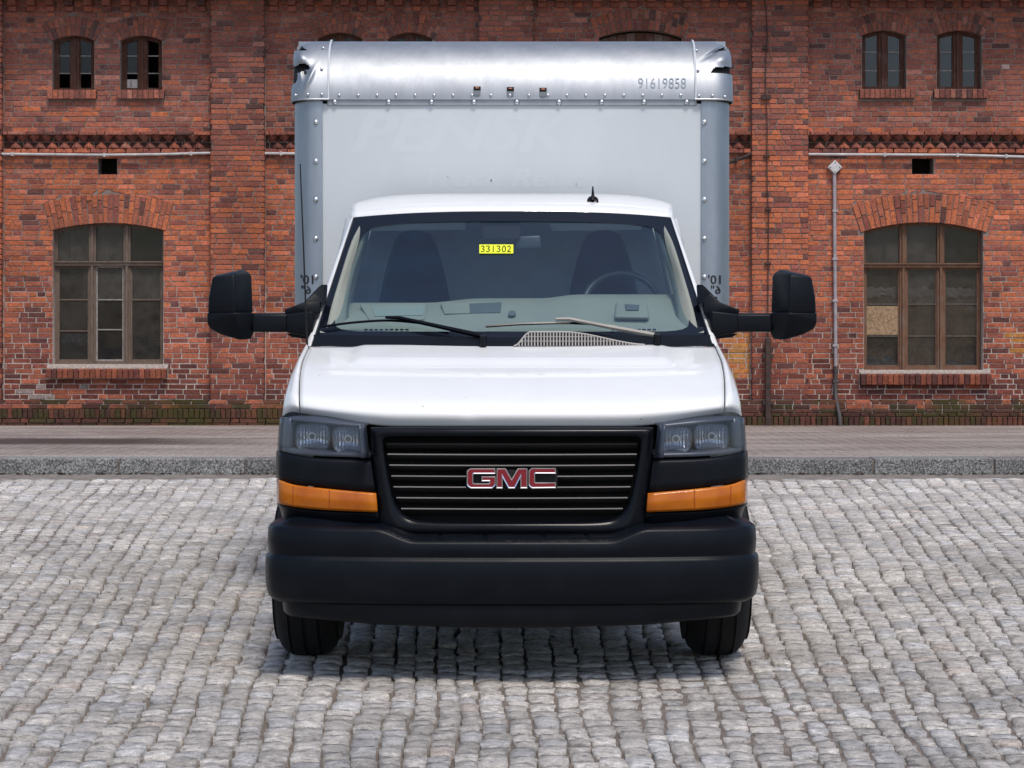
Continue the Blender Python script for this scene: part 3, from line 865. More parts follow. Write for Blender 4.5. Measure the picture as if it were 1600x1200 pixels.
# boarded loft opening: vertical planks
w = add_mesh('boarded_opening', [(MID.x0, FR_Y+.1, MID.zb), (MID.x1, FR_Y+.1, MID.zb), (MID.x1, FR_Y+.1, MID.za), (MID.x0, FR_Y+.1, MID.za)], [(0, 1, 2, 3)], M_ROOM, bld)
n = 9
for k in range(n):
    x0 = MID.x0+(MID.x1-MID.x0)*k/n; x1 = MID.x0+(MID.x1-MID.x0)*(k+1)/n
    arch_piece('plank', MID, x0+.004, x1-.004, MID.zb, None, FR_Y+r.uniform(0, .012), .03, M_WD_R if k % 3 else M_WD_G, w, 3, .03)
def big_window(a, wood, style):
    w = add_mesh('window', [(a.x0, FR_Y+.05, a.zb), (a.x0+.02, FR_Y+.05, a.zb), (a.x0+.02, FR_Y+.07, a.zb), (a.x0, FR_Y+.07, a.zb)], [(0, 1, 2, 3)], wood, bld)
    fw = .042
    for (x0, x1) in ((a.x0, a.x0+fw), (a.x1-fw, a.x1)): arch_piece('frame', a, x0, x1, a.zb, None, FR_Y, .08, wood, w, 3)
    arch_bar('frame', a, FR_Y-.004, .08, fw, wood, w)
    box('frame', a.x0, a.x1, FR_Y-.006, FR_Y+.08, a.zb, a.zb+.045, wood, w)
    W3 = (a.x1-a.x0-2*fw)/3; mw = .052
    cx = [a.x0+fw+W3*k for k in range(4)]
    ztr = wz(413 if style == 0 else 416)
    for k in (1, 2):
        arch_piece('mullion', a, cx[k]-mw, cx[k]+mw, a.zb, None, FR_Y-.02, .09, wood, w, 4)
        arch_piece('mullion', a, cx[k]-.016, cx[k]+.016, a.zb, None, FR_Y-.05, .04, wood, w, 3, .01)
    box('transom', a.x0, a.x1, FR_Y-.055, FR_Y+.06, ztr-.02, ztr+.045, wood, w, bevel=.008)
    box('transom', a.x0, a.x1, FR_Y-.075, FR_Y-.03, ztr+.03, ztr+.05, wood, w)
    bars = [[(468, 1), (517, 1)], [(468, 0), (515, 0)], [(468, 1)]] if style == 0 else [[(475, 1), (525, 1)]]*3
    for c in range(3):
        x0 = cx[c]+(mw if c else 0); x1 = cx[c+1]-(mw if c < 2 else 0)
        zz = [a.zb+.045]+sorted(wz(b[0]) for b in bars[c])+[ztr-.02]
        for k in range(1, len(zz)-1):
            dark = style == 1 or c != 1
            box('glazing_bar', x0, x1, FR_Y+.006, FR_Y+.034, zz[k]-.009, zz[k]+.009, M_BARD if style == 1 else (M_WD_G if dark else M_BAR), w)
        sash = [(x0, x0+.022, FR_Y+.004, FR_Y+.05, a.zb+.045, ztr-.02), (x1-.022, x1, FR_Y+.004, FR_Y+.05, a.zb+.045, ztr-.02), (x0+.022, x1-.022, FR_Y+.004, FR_Y+.05, a.zb+.045, a.zb+.07), (x0+.022, x1-.022, FR_Y+.004, FR_Y+.05, ztr-.045, ztr-.02)]
        boxes('sash', sash, (M_BAR if (style == 0 and c == 1) else wood), w)
        for k in range(len(zz)-1):
            box('pane', x0, x1, FR_Y+.022, FR_Y+.026, zz[k]+.004, zz[k+1]-.004, r.choice((M_GL, M_GL2, M_GL2, M_GL3)), w)
        arch_piece('pane', a, x0, x1, ztr+.045, None, FR_Y+.022, .004, M_GL3 if c != 2 else M_GL, w, 5, .04)
    room(a, w, 1.2)
    y = FR_Y+.11
    if style == 1:                                # boards, torn lining and rubble behind the panes
        for c in range(3):
            x0 = cx[c]+(mw if c else 0)-.03; x1 = cx[c+1]-(mw if c < 2 else 0)+.03
            box('board', x0, x1, y+.02*c*.2, y+.02+.004*c, a.zb+.02, wz(462-c*2), M_OSB, w)
            xs = [x0+(x1-x0)*k/12 for k in range(13)]
            tp = [wz(449)+r.uniform(-.035, .03) for _ in xs]; bt = [wz(463)+r.uniform(-.03, .03) for _ in xs]
            rows = [[(x, y-.02+r.uniform(-.008, .008), t_*q+b_*(1-q)) for x, t_, b_ in zip(xs, tp, bt)] for q in (1, .66, .33, 0)]
            grid('torn_lining', rows, M_PAPER, w, smooth=False)
            hgt = [.18, .07, .12][c]
            rows = []
            for q in range(5):
                rows.append([(x, y-.075+.012*q, a.zb+.04+(hgt*q/4)*(.25+.75*abs(math.sin(k*.6+c*1.3)))*r.uniform(.6, 1.1)) for k, x in enumerate(xs)])
            grid('rubble', rows, M_RAG, w, smooth=False)
        box('board', cx[0], cx[1]-mw, FR_Y+.010, FR_Y+.020, wz(523), wz(478), M_OSB, w)
    else:
        for (x0, x1, z0_, z1_, m) in ((104, 108, 408, 352, M_PAPER), (152, 156, 408, 352, M_RAG), (124, 130, 466, 420, M_RAG), (233, 246, 466, 420, M_RAG), (88, 132, 535, 520, M_RAG), (88, 132, 566, 535, M_BARD)):
            box('stored_board', wx(x0), wx(x1), y+.05, y+.07, wz(z0_), wz(z1_), m, w)
big_window(BIG[0], M_WD_G, 0)
big_window(BIG[1], M_WD_B, 1)
for v_ in VENT:
    vv, ff = box_vf(v_.x0-.02, v_.x1+.02, MY+.28, MY+.5, v_.zb-.02, v_.zt+.02)
    hb = add_mesh('vent_hole', vv, [q for i, q in enumerate(ff) if i != 2], M_ROOM, bld)
# things fixed to the wall ---------------------------------------------------------------
M_PIPEW = pmat('grey_white_conduit', (.50, .47, .47), .45, var=.25, vscale=8)
M_PIPEL = pmat('lilac_grey_conduit', (.36, .32, .34), .55, var=.25, vscale=8)
M_RUST = pmat('rusty_iron', (.055, .032, .026), .8, var=.5, vscale=14, bump=.4)
M_DKPIPE = pmat('dark_cast_pipe', (.07, .062, .06), .6, var=.3)
def conduit(pts, rad, mat, label, clips, y):
    P_ = [(wx(p[0]), y, wz(p[1])) for p in pts]
    t = thing('conduit', label, 'pipe', (P_[0][0], WALL_D, P_[0][2]))
    tube('pipe', P_, rad, mat, t, 8)
    for c in clips:
        box('clip', wx(c[0])-.018, wx(c[0])+.018, y-rad-.008, WALL_D+.005, wz(c[1])-rad-.008, wz(c[1])+rad+.008, mat, t, bevel=.004)
    return t
yc = WALL_D-.085
conduit([(5, 241.5), (60, 242), (165, 243), (250, 242), (330, 240)], .021, M_PIPEW, 'pale metal conduit passing just over the vent above the unboarded dusty window', [(22, 241.6), (165, 243), (300, 240.8)], yc)
conduit([(415, 240.5), (470, 241), (560, 242), (748, 242)], .021, M_PIPEW, 'short length of pale conduit on the wall between pilaster and cargo box', [(440, 240.7), (600, 242)], yc)
conduit([(1262, 242), (1380, 242.5), (1495, 243), (1600, 246), (1700, 248)], .021, M_PIPEW, 'pale metal conduit passing just over the vent above the boarded window', [(1381, 242.5), (1494, 243), (1570, 245)], yc)
conduit([(1120, 262), (1141, 254), (1163, 246), (1174, 240)], .026, M_RUST, 'short rusty pipe slanting up to the pilaster beside the cargo box', [(1150, 250.5)], yc)
# conduit with a square box turned on its corner
t = thing('junction_box_conduit', 'vertical lilac-grey conduit with a diamond-turned white junction box, beside the boarded window', 'pipe', (wx(1305), WALL_D, KH))
yy = WALL_D-.045
tube('pipe', [(wx(1303), yy, wz(270)), (wx(1303.5), yy, wz(380)), (wx(1304.5), yy, wz(480)), (wx(1305), yy, wz(576))], .028, M_PIPEL, t)
tube('lower_pipe', [(wx(1305), yy-.004, wz(572)), (wx(1304.5), yy-.01, wz(610)), (wx(1305), yy-.03, wz(622)), (wx(1307.5), WALL_D-.26, wz(648)), (wx(1309), WALL_D-.27, wz(669))], .031, M_DKPIPE, t)
for c in (330, 405, 470, 540): box('clip', wx(1304)-.04, wx(1304)+.04, yy-.034, WALL_D+.004, wz(c)-.018, wz(c)+.018, M_PIPEL, t, bevel=.004)
for c in (596, 626): box('clip', wx(1305)-.045, wx(1305)+.045, yy-.04, WALL_D+.004, wz(c)-.018, wz(c)+.018, M_DKPIPE, t, bevel=.004)
cxb, czb, q = wx(1303.5), wz(262), 11.5/WS
vs = []
for yv, k in ((WALL_D-.09, .86), (WALL_D-.075, 1.0), (WALL_D+.004, 1.0)):
    vs += [(cxb, yv, czb-q*k), (cxb+q*k, yv, czb), (cxb, yv, czb+q*k), (cxb-q*k, yv, czb)]
fs = [(0, 1, 2, 3)] + [(b+k, b+4+k, b+4+(k+1) % 4, b+(k+1) % 4) for b in (0, 4) for k in range(4)]
jb = add_mesh('junction_box', vs, fs, pmat('white_box', (.62, .60, .60), .5, var=.15), t)
for k in range(4):
    a = k*math.pi/2; sx_, sz_ = cxb+q*.62*math.sin(a), czb+q*.62*math.cos(a)
    tube('screw', [(sx_, WALL_D-.094, sz_), (sx_, WALL_D-.08, sz_)], .009, M_DKPIPE, jb, 6)
# lightning conductor
t = thing('lightning_wire', 'thin dark lightning wire running down the brick pilaster beside the truck mirror', 'wire', (wx(1198), WALL_D-PP, KH))
yp = WALL_D-PP-.035
wp = [(1191, -10), (1195, 20), (1197, 60), (1194, 100), (1195, 150), (1197, 200), (1196.5, 246), (1197, 300), (1199, 335), (1198.5, 400), (1198, 470), (1198, 535)]
tube('wire', [(wx(a), yp, wz(b)) for a, b in wp], .0085, M_RUST, t, 6)
for a, b in ((1195, 78), (1197, 245), (1199, 328), (1198.5, 412)):
    box('clamp', wx(a)-.05, wx(a)+.04, yp-.015, WALL_D-PP+.006, wz(b)-.014, wz(b)+.014, M_RUST, t)
box('clamp', wx(1188), wx(1202), yp-.02, WALL_D-PP+.006, wz(157), wz(150), M_RUST, t)
t = thing('iron_downpipe', 'rusty brown iron guard pipe at the foot of the brick pilaster beside the truck', 'pipe', (wx(1197), WALL_D-PP, KH))
yp2 = WALL_D-.26
box('pipe', wx(1193), wx(1201.5), yp2, yp2+.075, KH-.005, wz(528), M_RUST, t, bevel=.012)
tube('wire_end', [(wx(1197), yp2+.03, wz(531)), (wx(1198), yp2+.05, wz(515)), (wx(1198), yp, wz(500))], .01, M_RUST, t, 6)
for b in (556, 628): box('bracket', wx(1189), wx(1206), yp2+.02, WALL_D-PP+.006, wz(b)-.025, wz(b)+.025, M_RUST, t)
# ------------------------------------------------------------------ box truck
TR = thing('box_truck', 'white box truck with bare metal-edged cargo box, black bumper and amber side lamps', 'truck', (0, 9.7, 0))
def white_mat():
    t = NT('white_paint'); q = t.pos()
    n = t.noise(q, 5, 5, .6)
    c = t.mix(1.0, (.84, .845, .84), t.ramp(n, (.3, .955), (.7, 1.0)), 'MULTIPLY')
    v = t.new('TexVoronoi'); v.inputs['Scale'].default_value = 11; t.link(q, v.inputs['Vector'])
    rnd = t.new('SeparateColor'); t.link(v.outputs['Color'], rnd.inputs[0])
    chip = t.math('MULTIPLY', t.math('LESS_THAN', v.outputs['Distance'], .032), t.math('GREATER_THAN', rnd.outputs[0], .72))
    c = t.mix(chip, c, (.06, .06, .07))
    t.set(color=c, rough=.32, coat=.8, coat_r=.05, spec=.5); return t.m
M_WHITE = white_mat()
def plastic(name, c, rough, bump=.25, bs=420):
    t = NT(name); q = t.pos(); n = t.noise(q, bs, 2, .6); d = t.noise(q, 7, 5, .65)
    cc = t.mix(t.ramp(d, (.45, 0.0), (.8, .3)), c, tuple(x*2.0+.005 for x in c))
    t.set(color=cc, rough=t.math('ADD', t.math('MULTIPLY', d, .18), rough-.09), spec=.16)
    if bump: t.set(normal=t.bump(n, bump, .0015))
    return t.m
M_PLAST = plastic('black_grained_plastic', (.0045, .006, .009), .38)
M_PLAST2 = plastic('black_smooth_plastic', (.004, .005, .008), .22, .08)
M_BUMP = plastic('bumper_plastic', (.0035, .005, .0085), .34, .3)
M_BLACK = pmat('black_void', (.006, .006, .007), .9)
M_RUBBER = pmat('rubber', (.004, .004, .005), .9, var=.3, bump=.2)
M_CHROME = pmat('bright_metal', (.82, .83, .85), .12, 1)
M_STEEL = pmat('steel', (.5, .51, .53), .35, 1, var=.2)
M_RED = pmat('emblem_red', (.22, .008, .018), .25, coat=.6)
M_GLASSW = glass_mat('windscreen_glass', (.78, .87, .87), .085, .012, (.04, .12, .27), 1.7)  # blue diffuse layer paints the sky's reflection onto the glass
M_LENS = glass_mat('lamp_lens', (.90, .92, .95), .05, .03, (.35, .38, .42))
M_FRIT = pmat('black_glass_band', (.006, .008, .014), .12)
M_LAMPH = pmat('lamp_housing', (.045, .056, .08), .3, var=.2)
M_YEL = pmat('yellow_sticker', (.78, .86, .02), .6)
M_INK = pmat('black_ink', (.01, .01, .012), .6)
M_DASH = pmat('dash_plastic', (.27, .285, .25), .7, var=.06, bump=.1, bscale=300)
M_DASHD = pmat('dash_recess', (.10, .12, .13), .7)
M_SEAT = pmat('seat_cloth', (.010, .012, .018), .9, var=.2, bump=.2, bscale=200)
M_CABIN = pmat('cabin_lining', (.32, .37, .43), .9, var=.1)
def flute_mat():
    t = NT('lamp_reflector'); w = t.new('TexWave'); w.bands_direction = 'X'; w.inputs['Scale'].default_value = 24
    t.link(t.pos(), w.inputs['Vector']); w.inputs['Distortion'].default_value = 2.0
    t.set(color=(.62, .68, .78), metal=.75, rough=.12, normal=t.bump(w.outputs['Fac'], .7, .006)); return t.m
M_REFL = flute_mat()
def amber_mat():
    t = NT('amber_lens'); w = t.new('TexWave'); w.bands_direction = 'X'; w.inputs['Scale'].default_value = 30
    t.link(t.pos(), w.inputs['Vector']); n = t.noise(t.pos(), 9, 4)
    c = t.mix(t.ramp(n, (.35, 0.0), (.65, 1.0)), (.40, .092, .002), (.52, .145, .003))
    t.set(color=c, rough=.22, coat=.2, normal=t.bump(w.outputs['Fac'], .12, .004)); t.set(spec=.35)
    return t.m
M_AMBER = amber_mat()
def alu(name, c, rough, grain=(1, 1, 12), tint=1.0):
    t = NT(name); n = t.noise(t.pos(grain), 18, 6, .7); m = t.noise(t.pos(), 3.0, 6, .65); sc_ = t.noise(t.pos((1.0, 1, .6), (0, .5, 0)), 32, 3, .8)
    cc = t.mix(1.0, c, t.ramp(m, (.3, .93), (.7, 1.04)), 'MULTIPLY')
    cc = t.mix(1.0, cc, t.ramp(n, (.3, .9), (.7, 1.06)), 'MULTIPLY')
    rr = t.math('ADD', t.math('MULTIPLY', sc_, .10), rough-.05)
    t.set(color=cc, rough=rr, metal=1.0, normal=t.bump(sc_, .10, .004)); return t.m
M_ALU = alu('brushed_aluminium', (.43, .45, .48), .56, (1, 1, .2))
M_ALUP = alu('dull_aluminium', (.40, .44, .49), .48, (1, 1, .15))
def panel_mat():
    t = NT('box_panel'); q = t.pos(); n = t.noise(t.pos((1, 1, .4)), 2.2, 6, .6); f = t.noise(q, 300, 2)
    c = t.mix(1.0, (.60, .635, .66), t.ramp(n, (.3, .94), (.7, 1.03)), 'MULTIPLY')
    t.set(color=c, rough=.38, normal=t.bump(f, .05, .002)); return t.m
M_PANEL = panel_mat()
M_GHOST = pmat('decal_ghost', (.607, .642, .667), .375)

def ribbon(name, rows, s, mat, parent, n=18, nv=6, solid=.006, crown=0.0, smooth=True):
    """rows: two or more polylines of (h, py, D); smooth along and across"""
    R_ = [path(rw, n) for rw in rows]
    out = []
    m = len(R_)
    for i in range(nv):
        q = i/(nv-1)*(m-1)
        out.append([])
        for k in range(n):
            p = tuple(cr(list(range(m)), [R_[j][k][c] for j in range(m)], q) for c in range(3))
            bul = crown*math.sin(math.pi*i/(nv-1))
            out[-1].append(V(p[0], p[1], p[2]-bul, s))
    return grid(name, out, mat, parent, smooth=smooth, flip=(s > 0), solid=solid)

# ---- hood
VK = [0, .12, .28, .5, .75, 1]
def hood_pt(t, v):
    a = abs(t)
    cpy = cr(VK, [666, 650, 633, 600, 570, 541], v); cD = cr(VK, [8.975, 8.955, 8.995, 9.19, 9.45, 9.75], v)
    ehx = cr(VK, [331, 331, 331.5, 331, 327, 316], v); epy = cr(VK, [645, 637, 624, 597, 569, 542], v)
    eD = cr(VK, [.15, .14, .12, .09, .06, .05], v)
    g = max(0, (a-.55)/.45)**1.5
    py = cpy+(epy-cpy)*g; D = cD+eD*a**2.6
    x, y, z = V(ehx*t, py, D)
    z += .013*sm(.80, .72, a)*sm(.72, .80, v)*sm(1.05, .97, v)
    d2 = (x+.175)**2+(z-1.125)**2
    y += .006*math.exp(-d2/.0009)
    return (x, y, z)
rows = []
tt = [-1+2*k/96 for k in range(97)]
rows.append([(p[0], p[1]+.05, p[2]-.004) for p in [hood_pt(t, 0) for t in tt]])
for k in range(49): rows.append([hood_pt(t, k/48) for t in tt])
rows.append([(p[0], p[1]+.03, p[2]-.03) for p in [hood_pt(t, 1) for t in tt]])
grid('hood', rows, M_WHITE, TR, flip=False, solid=.004)
# ---- fenders
def fen_out(v):
    return (cr(VK, [359, 358, 356, 349.5, 337.5, 323], v), cr(VK, [651, 641, 625, 598, 568, 541.5], v))
def fen_in(v):
    return (cr(VK, [331, 331, 331.5, 331, 327, 316], v)+2.2, cr(VK, [645, 637, 624, 597, 569, 542], v)+.2)
ARCH_D, ARCH_Z, ARCH_R = 9.72, .385, .46
for s in (-1, 1):
    rows = []
    NV_ = 40
    for k in range(NV_+1):
        v = k/NV_
        cD = cr(VK, [8.975, 8.955, 8.995, 9.19, 9.45, 9.75], v)+cr(VK, [.15, .14, .12, .09, .06, .05], v)
        (hi, pi), (ho, po) = fen_in(v), fen_out(v)
        A = Vector(V(hi, pi, cD, s)); B = Vector(V(ho, po, cD+.10, s))
        row = [tuple(A+Vector((0, .05, -.03)))]
        for q in range(8):
            w = q/7
            P = A.lerp(B, w); P.z += .012*math.sin(math.pi*w); P.y -= .02*math.sin(math.pi*w)
            row.append(tuple(P))
        X0 = abs(B.x)
        dD = B.y
        for q in range(1, 15):
            w = q/14
            y = dD+.03+w*.02
            zlow = .50
            z = B.z+(zlow-B.z)*w
            x = X0+(.985-X0)*sm(0, .55, w)-.03*sm(.5, 1, w)
            row.append((s*x, y+.02, z))
        rows.append(row)
    fen = grid('fender', rows, M_WHITE, TR, flip=(s < 0))
    # body side from fender to door with a flared wheel arch
    sv = []
    for k in range(34):
        D = 9.22+(10.35-9.22)*k/33
        zt = cr([9.2, 9.37, 9.59, 9.88, 10.35], [1.09, 1.225, 1.305, 1.385, 1.385], D); xt = cr([9.2, 9.37, 9.59, 9.88, 10.35], [.985, .978, .967, .952, .952], D)
        dd = abs(D-ARCH_D)
        zl = ARCH_Z+math.sqrt(ARCH_R**2-dd**2) if dd < ARCH_R-.005 else .42
        row = []
        for q in range(16):
            w = q/15; z = zt+(zl-zt)*w
            x = xt+(.985-xt)*sm(0, .5, w)-.02*sm(.6, 1, w)
            dist = math.hypot(D-ARCH_D, z-ARCH_Z)
            x += (.066 if s > 0 else .03)*math.exp(-((dist-ARCH_R)/.09)**2)*sm(.66, .76, z)
            row.append((s*x, D, z))
        row.append((s*(abs(row[-1][0])-.09), D, row[-1][2]))
        sv.append(row)
    grid('fender_side', sv, M_WHITE, fen, flip=(s > 0))
    # door
    dr = []
    for k in range(10):
        D = 10.36+(11.36-10.36)*k/9
        dr.append([(s*(.952+.043*sm(0, .5, q/9)), D, 1.385-.95*q/9) for q in range(10)])
    door = grid('door', dr, M_WHITE, TR, flip=(s > 0), solid=.02)
    tube('door_handle', [(s*1.0, 11.0, 1.2), (s*1.03, 11.03, 1.2), (s*1.03, 11.15, 1.2), (s*1.0, 11.18, 1.2)], .014, M_PLAST, door)
    # door window and its pillars
    def sidept(D, q): return (s*(.950-.145*q), D, 1.39+.66*q)
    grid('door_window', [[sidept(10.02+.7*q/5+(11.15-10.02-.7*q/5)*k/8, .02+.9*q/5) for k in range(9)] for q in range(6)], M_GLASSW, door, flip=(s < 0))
    tube('pillar', [sidept(11.22, 0), sidept(11.22, .5), sidept(11.2, 1)], .07, M_WHITE, TR, 8)
    boxes('roof_rail', [(min(s*.76, s*.82), max(s*.76, s*.82), 10.75, 11.36, 1.98, 2.06)], M_WHITE, TR, bevel=.02)
    # A pillar
    vs_ = []
    for k in range(25):
        v = k/24
        hi, ho = 313+(247-313)*v, 323+(253-323)*v
        py = 541+(340-541)*v; D = 9.87+.75*v
        a = V(hi, py, D-.004, s); b = V(hi+1.5, py, D-.022, s); c = V(ho-2, py, D-.016, s); d = V(ho, py+.5, D+.012, s)
        vs_.append([(a[0], a[1]+.05, a[2]), a, b, c, d, (d[0]+s*.004, D+.16, d[2]-.01), (d[0]-s*.03, D+.18, d[2]-.01)])
    grid('pillar', vs_, M_WHITE, TR, flip=(s < 0), auto=60)
# ---- windscreen
def ws_pt(u, v, off=0.0):
    h = (313-66*v)*u
    py = 541+(331-541)*v+9.5*abs(u)**2.6*v
    D = 9.75+.75*v+.12*u*u
    x, y, z = V(h, py, D)
    return (x, y-off*.62, z+off*.78)
def ws_D(px, py):
    v = (541-py)/210; u = (px-800)/(313-66*v); return 9.75+.75*v+.12*u*u
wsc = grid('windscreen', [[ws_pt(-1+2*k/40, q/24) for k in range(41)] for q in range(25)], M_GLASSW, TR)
# printed black border of the glass
NB = 160
def rr_pt(k, n, hw, hh, rad):
    """point k of n around a rounded rectangle in uv"""
    t = 2*math.pi*k/n
    e = 13.0
    c, s_ = math.cos(t), math.sin(t)
    m = (abs(c)**e+abs(s_)**e)**(-1/e)
    return c*m, s_*m
rows = [[], []]
for k in range(NB):
    cx_, cy_ = rr_pt(k, NB, 1, 1, 0)
    m = max(abs(cx_), abs(cy_)); ox, oy = cx_/m, cy_/m
    rows[0].append(ws_pt(ox, .5+.5*oy, .004))
    vv = .5+.5*cy_
    side = .925-.012*vv
    rows[1].append(ws_pt(cx_*side, .105+(.925-.105)*vv, .004))
grid('printed_border', rows, M_FRIT, wsc, wrap=True, flip=True)
# sticker
sx0, sx1, sy0, sy1 = 749, 802, 383.5, 397.5
def st(px, py, off): 
    D = ws_D(px, py); x, y, z = W(px, py, D); return (x, y-off*.62, z+off*.78)
stk = grid('yellow_sticker', [[st(sx0+(sx1-sx0)*k/4, sy1+(sy0-sy1)*q/2, .006) for k in range(5)] for q in range(3)], M_YEL, wsc)
dig = {'3': [(0, .9), (.5, 1), (.85, .8), (.45, .55), (.9, .35), (.5, .02), (0, .12)], '1': [(.5, 1), (.45, 0)],
       '0': [(.5, 1), (.1, .6), (.2, .1), (.6, 0), (.95, .4), (.8, .9), (.5, 1)], '2': [(.05, .8), (.5, 1), (.85, .7), (.1, .05), (1, .02)]}
for i, ch in enumerate('331302'):
    bx_ = 751.5+i*8.2
    tube('digit', [st(bx_+6*p[0], 395.5-9.5*p[1], .0075) for p in path(dig[ch], 14)], .0024, M_INK, stk, 5)
# ---- roof
rows = []
prof = [(331, 9.5, 2.6, 10.50, .12, 247), (324, 11, 2.8, 10.515, .12, 250), (316, 12, 3, 10.58, .11, 251), (309, 12, 4, 10.70, .09, 249.5), (304.5, 13, 5, 10.85, .06, 246.5), (302.5, 15, 6, 11.05, .03, 242.5), (302.5, 20, 6, 11.36, 0, 235)]
for q in range(25):
    w = q/24*(len(prof)-1); ks = list(range(len(prof)))
    p0, b0, e0, D0, db, hw_ = (cr(ks, [p[c] for p in prof], w) for c in range(6))
    row = []
    for k in range(61):
        u = -1+2*k/60
        row.append(V(hw_*u, p0+b0*abs(u)**e0, D0+db*u*u))
    row = [(row[0][0]-.004, row[0][1], row[0][2]-.05)]+row+[(row[-1][0]+.004, row[-1][1], row[-1][2]-.05)]
    rows.append(row)
roof = grid('cab_roof', rows, M_WHITE, TR)
# shark-fin aerial
AD = 10.62
ab = hull('roof_aerial', [W(a, b, D) for a, b, D in ((916.5, 318, AD), (936, 318, AD), (918, 309, AD+.02), (934.5, 309, AD+.02), (922, 305.5, AD+.05), (930, 305.5, AD+.05), (917, 316, AD+.13), (935, 316, AD+.13))], M_PLAST2, TR, .008)
hull('fin', [W(a, b, D) for a, b, D in ((923.5, 312, AD-.005), (929, 312, AD-.005), (924, 304, AD+.02), (928.6, 304, AD+.02), (925.3, 291, AD+.05), (927, 291, AD+.05), (925.3, 291, AD+.08), (927, 291, AD+.08), (923, 312, AD+.11), (930, 312, AD+.11))], M_PLAST2, ab, .003)
# whip aerial on the wing
tube('whip_aerial', [W(480, 543, 9.86), W(478.5, 500, 9.87), W(474, 380, 9.9), W(469, 256, 9.93)], [.006, .0045, .0038, .003], M_BLACK, TR, 6)
hull('aerial_base', [W(475, 547, 9.84), W(487, 545, 9.84), W(481, 538, 9.86), W(476, 548, 9.9), W(487, 546, 9.9), W(480, 539, 9.9)], M_PLAST, TR, .003)
M_ARM = pmat('worn_wiper_paint', (.30, .28, .25), .55, var=.2)
# ---- cowl with grille and wipers
def cw(px, py): 
    t = (541-py)/22
    return W(px, py, 9.70+.09*t+.10*((px-800)/312)**2)
cowl = grid('cowl', [[cw(490+620*k/40, 541-[0, 4, 9, 14, 18][q]*(.75+.25*abs(k-20)/20)) for k in range(41)] for q in range(5)], M_PLAST, TR)
hull('cowl_end', [cw(1070, 541), cw(1118, 541), cw(1115, 536), cw(1078, 528), cw(1072, 531)]+[(p[0], p[1]+.04, p[2]) for p in (cw(1070, 541), cw(1118, 541), cw(1078, 528))], M_PLAST, TR, .004)
def ztop(px): return 541-22*sm(803, 828, px)*(1-.9*sm(880, 1012, px))
vs_, fs_ = [], []
for k in range(42):
    px = 806+k*4.9
    h_ = ztop(px)
    if 541-h_ < 3: continue
    a, b = cw(px, 541), cw(px, h_)
    v, f = tube_vf([(a[0], a[1]-.012, a[2]), (b[0], b[1]-.012, b[2])], .0036, 5, len(vs_)); vs_ += v; fs_ += f
v, f = tube_vf([tuple(np.array(cw(px, ztop(px)))+np.array((0, -.014, 0))) for px in range(803, 1010, 6)], .0045, 5, len(vs_)); vs_ += v; fs_ += f
for py in (526, 533):
    v, f = tube_vf([tuple(np.array(cw(px, max(py, ztop(px))))+np.array((0, -.010, 0))) for px in range(810, 985, 6)], .002, 5, len(vs_)); vs_ += v; fs_ += f
add_mesh('grille_bars', vs_, fs_, pmat('lit_tone_plastic', (.36, .34, .32), .5), cowl, kind='stuff')  # pale colour paints the light falling on this half of the cowl
add_mesh('grille_hollow', [tuple(np.array(cw(px, py_))+np.array((0, -.004, .001))) for px in range(806, 1012, 5) for py_ in (541, ztop(px))], [(2*k, 2*k+2, 2*k+3, 2*k+1) for k in range(41)], M_BLACK, cowl)
def glass_pt(px, py, off):
    D = ws_D(px, py); x, y, z = W(px, py, D); return (x, y-off*.62, z+off*.78)
for (bl, arm, piv) in (([(503, 515), (560, 508), (605, 505.5), (660, 510), (700, 518)], [(603, 505), (625, 506), (680, 518), (752, 534)], (755, 536)),
                       ([(759, 515), (820, 511), (880, 509.5), (920, 511), (962, 515)], [(868, 508), (890, 508), (945, 519), (1022, 533)], (1026, 534))):
    wp_ = tube('wiper', [glass_pt(px, py, .018) for px, py in path(bl, 16)], .0065, M_PLAST2, TR, 6)
    P_ = [glass_pt(px, py, .035) for px, py in arm]
    tube('wiper_arm', P_, [.008, .010, .011, .014], M_PLAST2 if piv[0] < 900 else M_ARM, wp_, 6)
    pc = cw(*piv); tube('pivot', [(pc[0], pc[1]-.03, pc[2]-.015), (pc[0], pc[1]-.045, pc[2]+.035)], .017, M_PLAST2, wp_, 10)
# ---- cabin
def db(h, py, D): return V(h, py, D)
dk = [(-1, 520, 9.93), (-1, 505, 10.02), (-1, 490, 10.12), (-1, 474, 10.26), (-1, 466, 10.36), (-1, 474, 10.44), (-1, 520, 10.46)]
rows = []
for (z_, py, D) in dk:
    row = []
    for k in range(41):
        u = -1+2*k/40
        lift = 6*sm(.15, .35, u)-5*sm(-.15, -.45, u)*1.4
        up = (py-lift*sm(500, 470, py)) if D < 10.43 else py
        row.append(V(300*u, up, D))
    rows.append(row)
dash = grid('dashboard', rows, M_DASH, TR, auto=50)
def dpt(px, py, lift=0):
    D = cr([466, 474, 490, 505, 520][::1], [10.36, 10.26, 10.12, 10.02, 9.93], py); return W(px, py-lift, D-.012)
def slab(name, quad, mat, par, th=.01, bevel=.006, fwd=0.0):
    f = [W(p[0], p[1], dpt(*p)[1]-fwd) for p in quad]; bk = [(p[0], p[1]+th, p[2]-th*.5) for p in f]
    return hull(name, f+bk, mat, par, bevel)
slab('tray', [(562, 476), (668, 473), (664, 499), (578, 502)], M_DASH, dash, .02)
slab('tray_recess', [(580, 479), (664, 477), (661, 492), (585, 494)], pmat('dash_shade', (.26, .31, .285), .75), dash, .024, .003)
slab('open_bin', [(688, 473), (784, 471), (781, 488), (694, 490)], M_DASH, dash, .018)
slab('bin_recess', [(733, 474), (784, 472), (782, 488), (733, 489)], M_DASHD, dash, .024, .003)
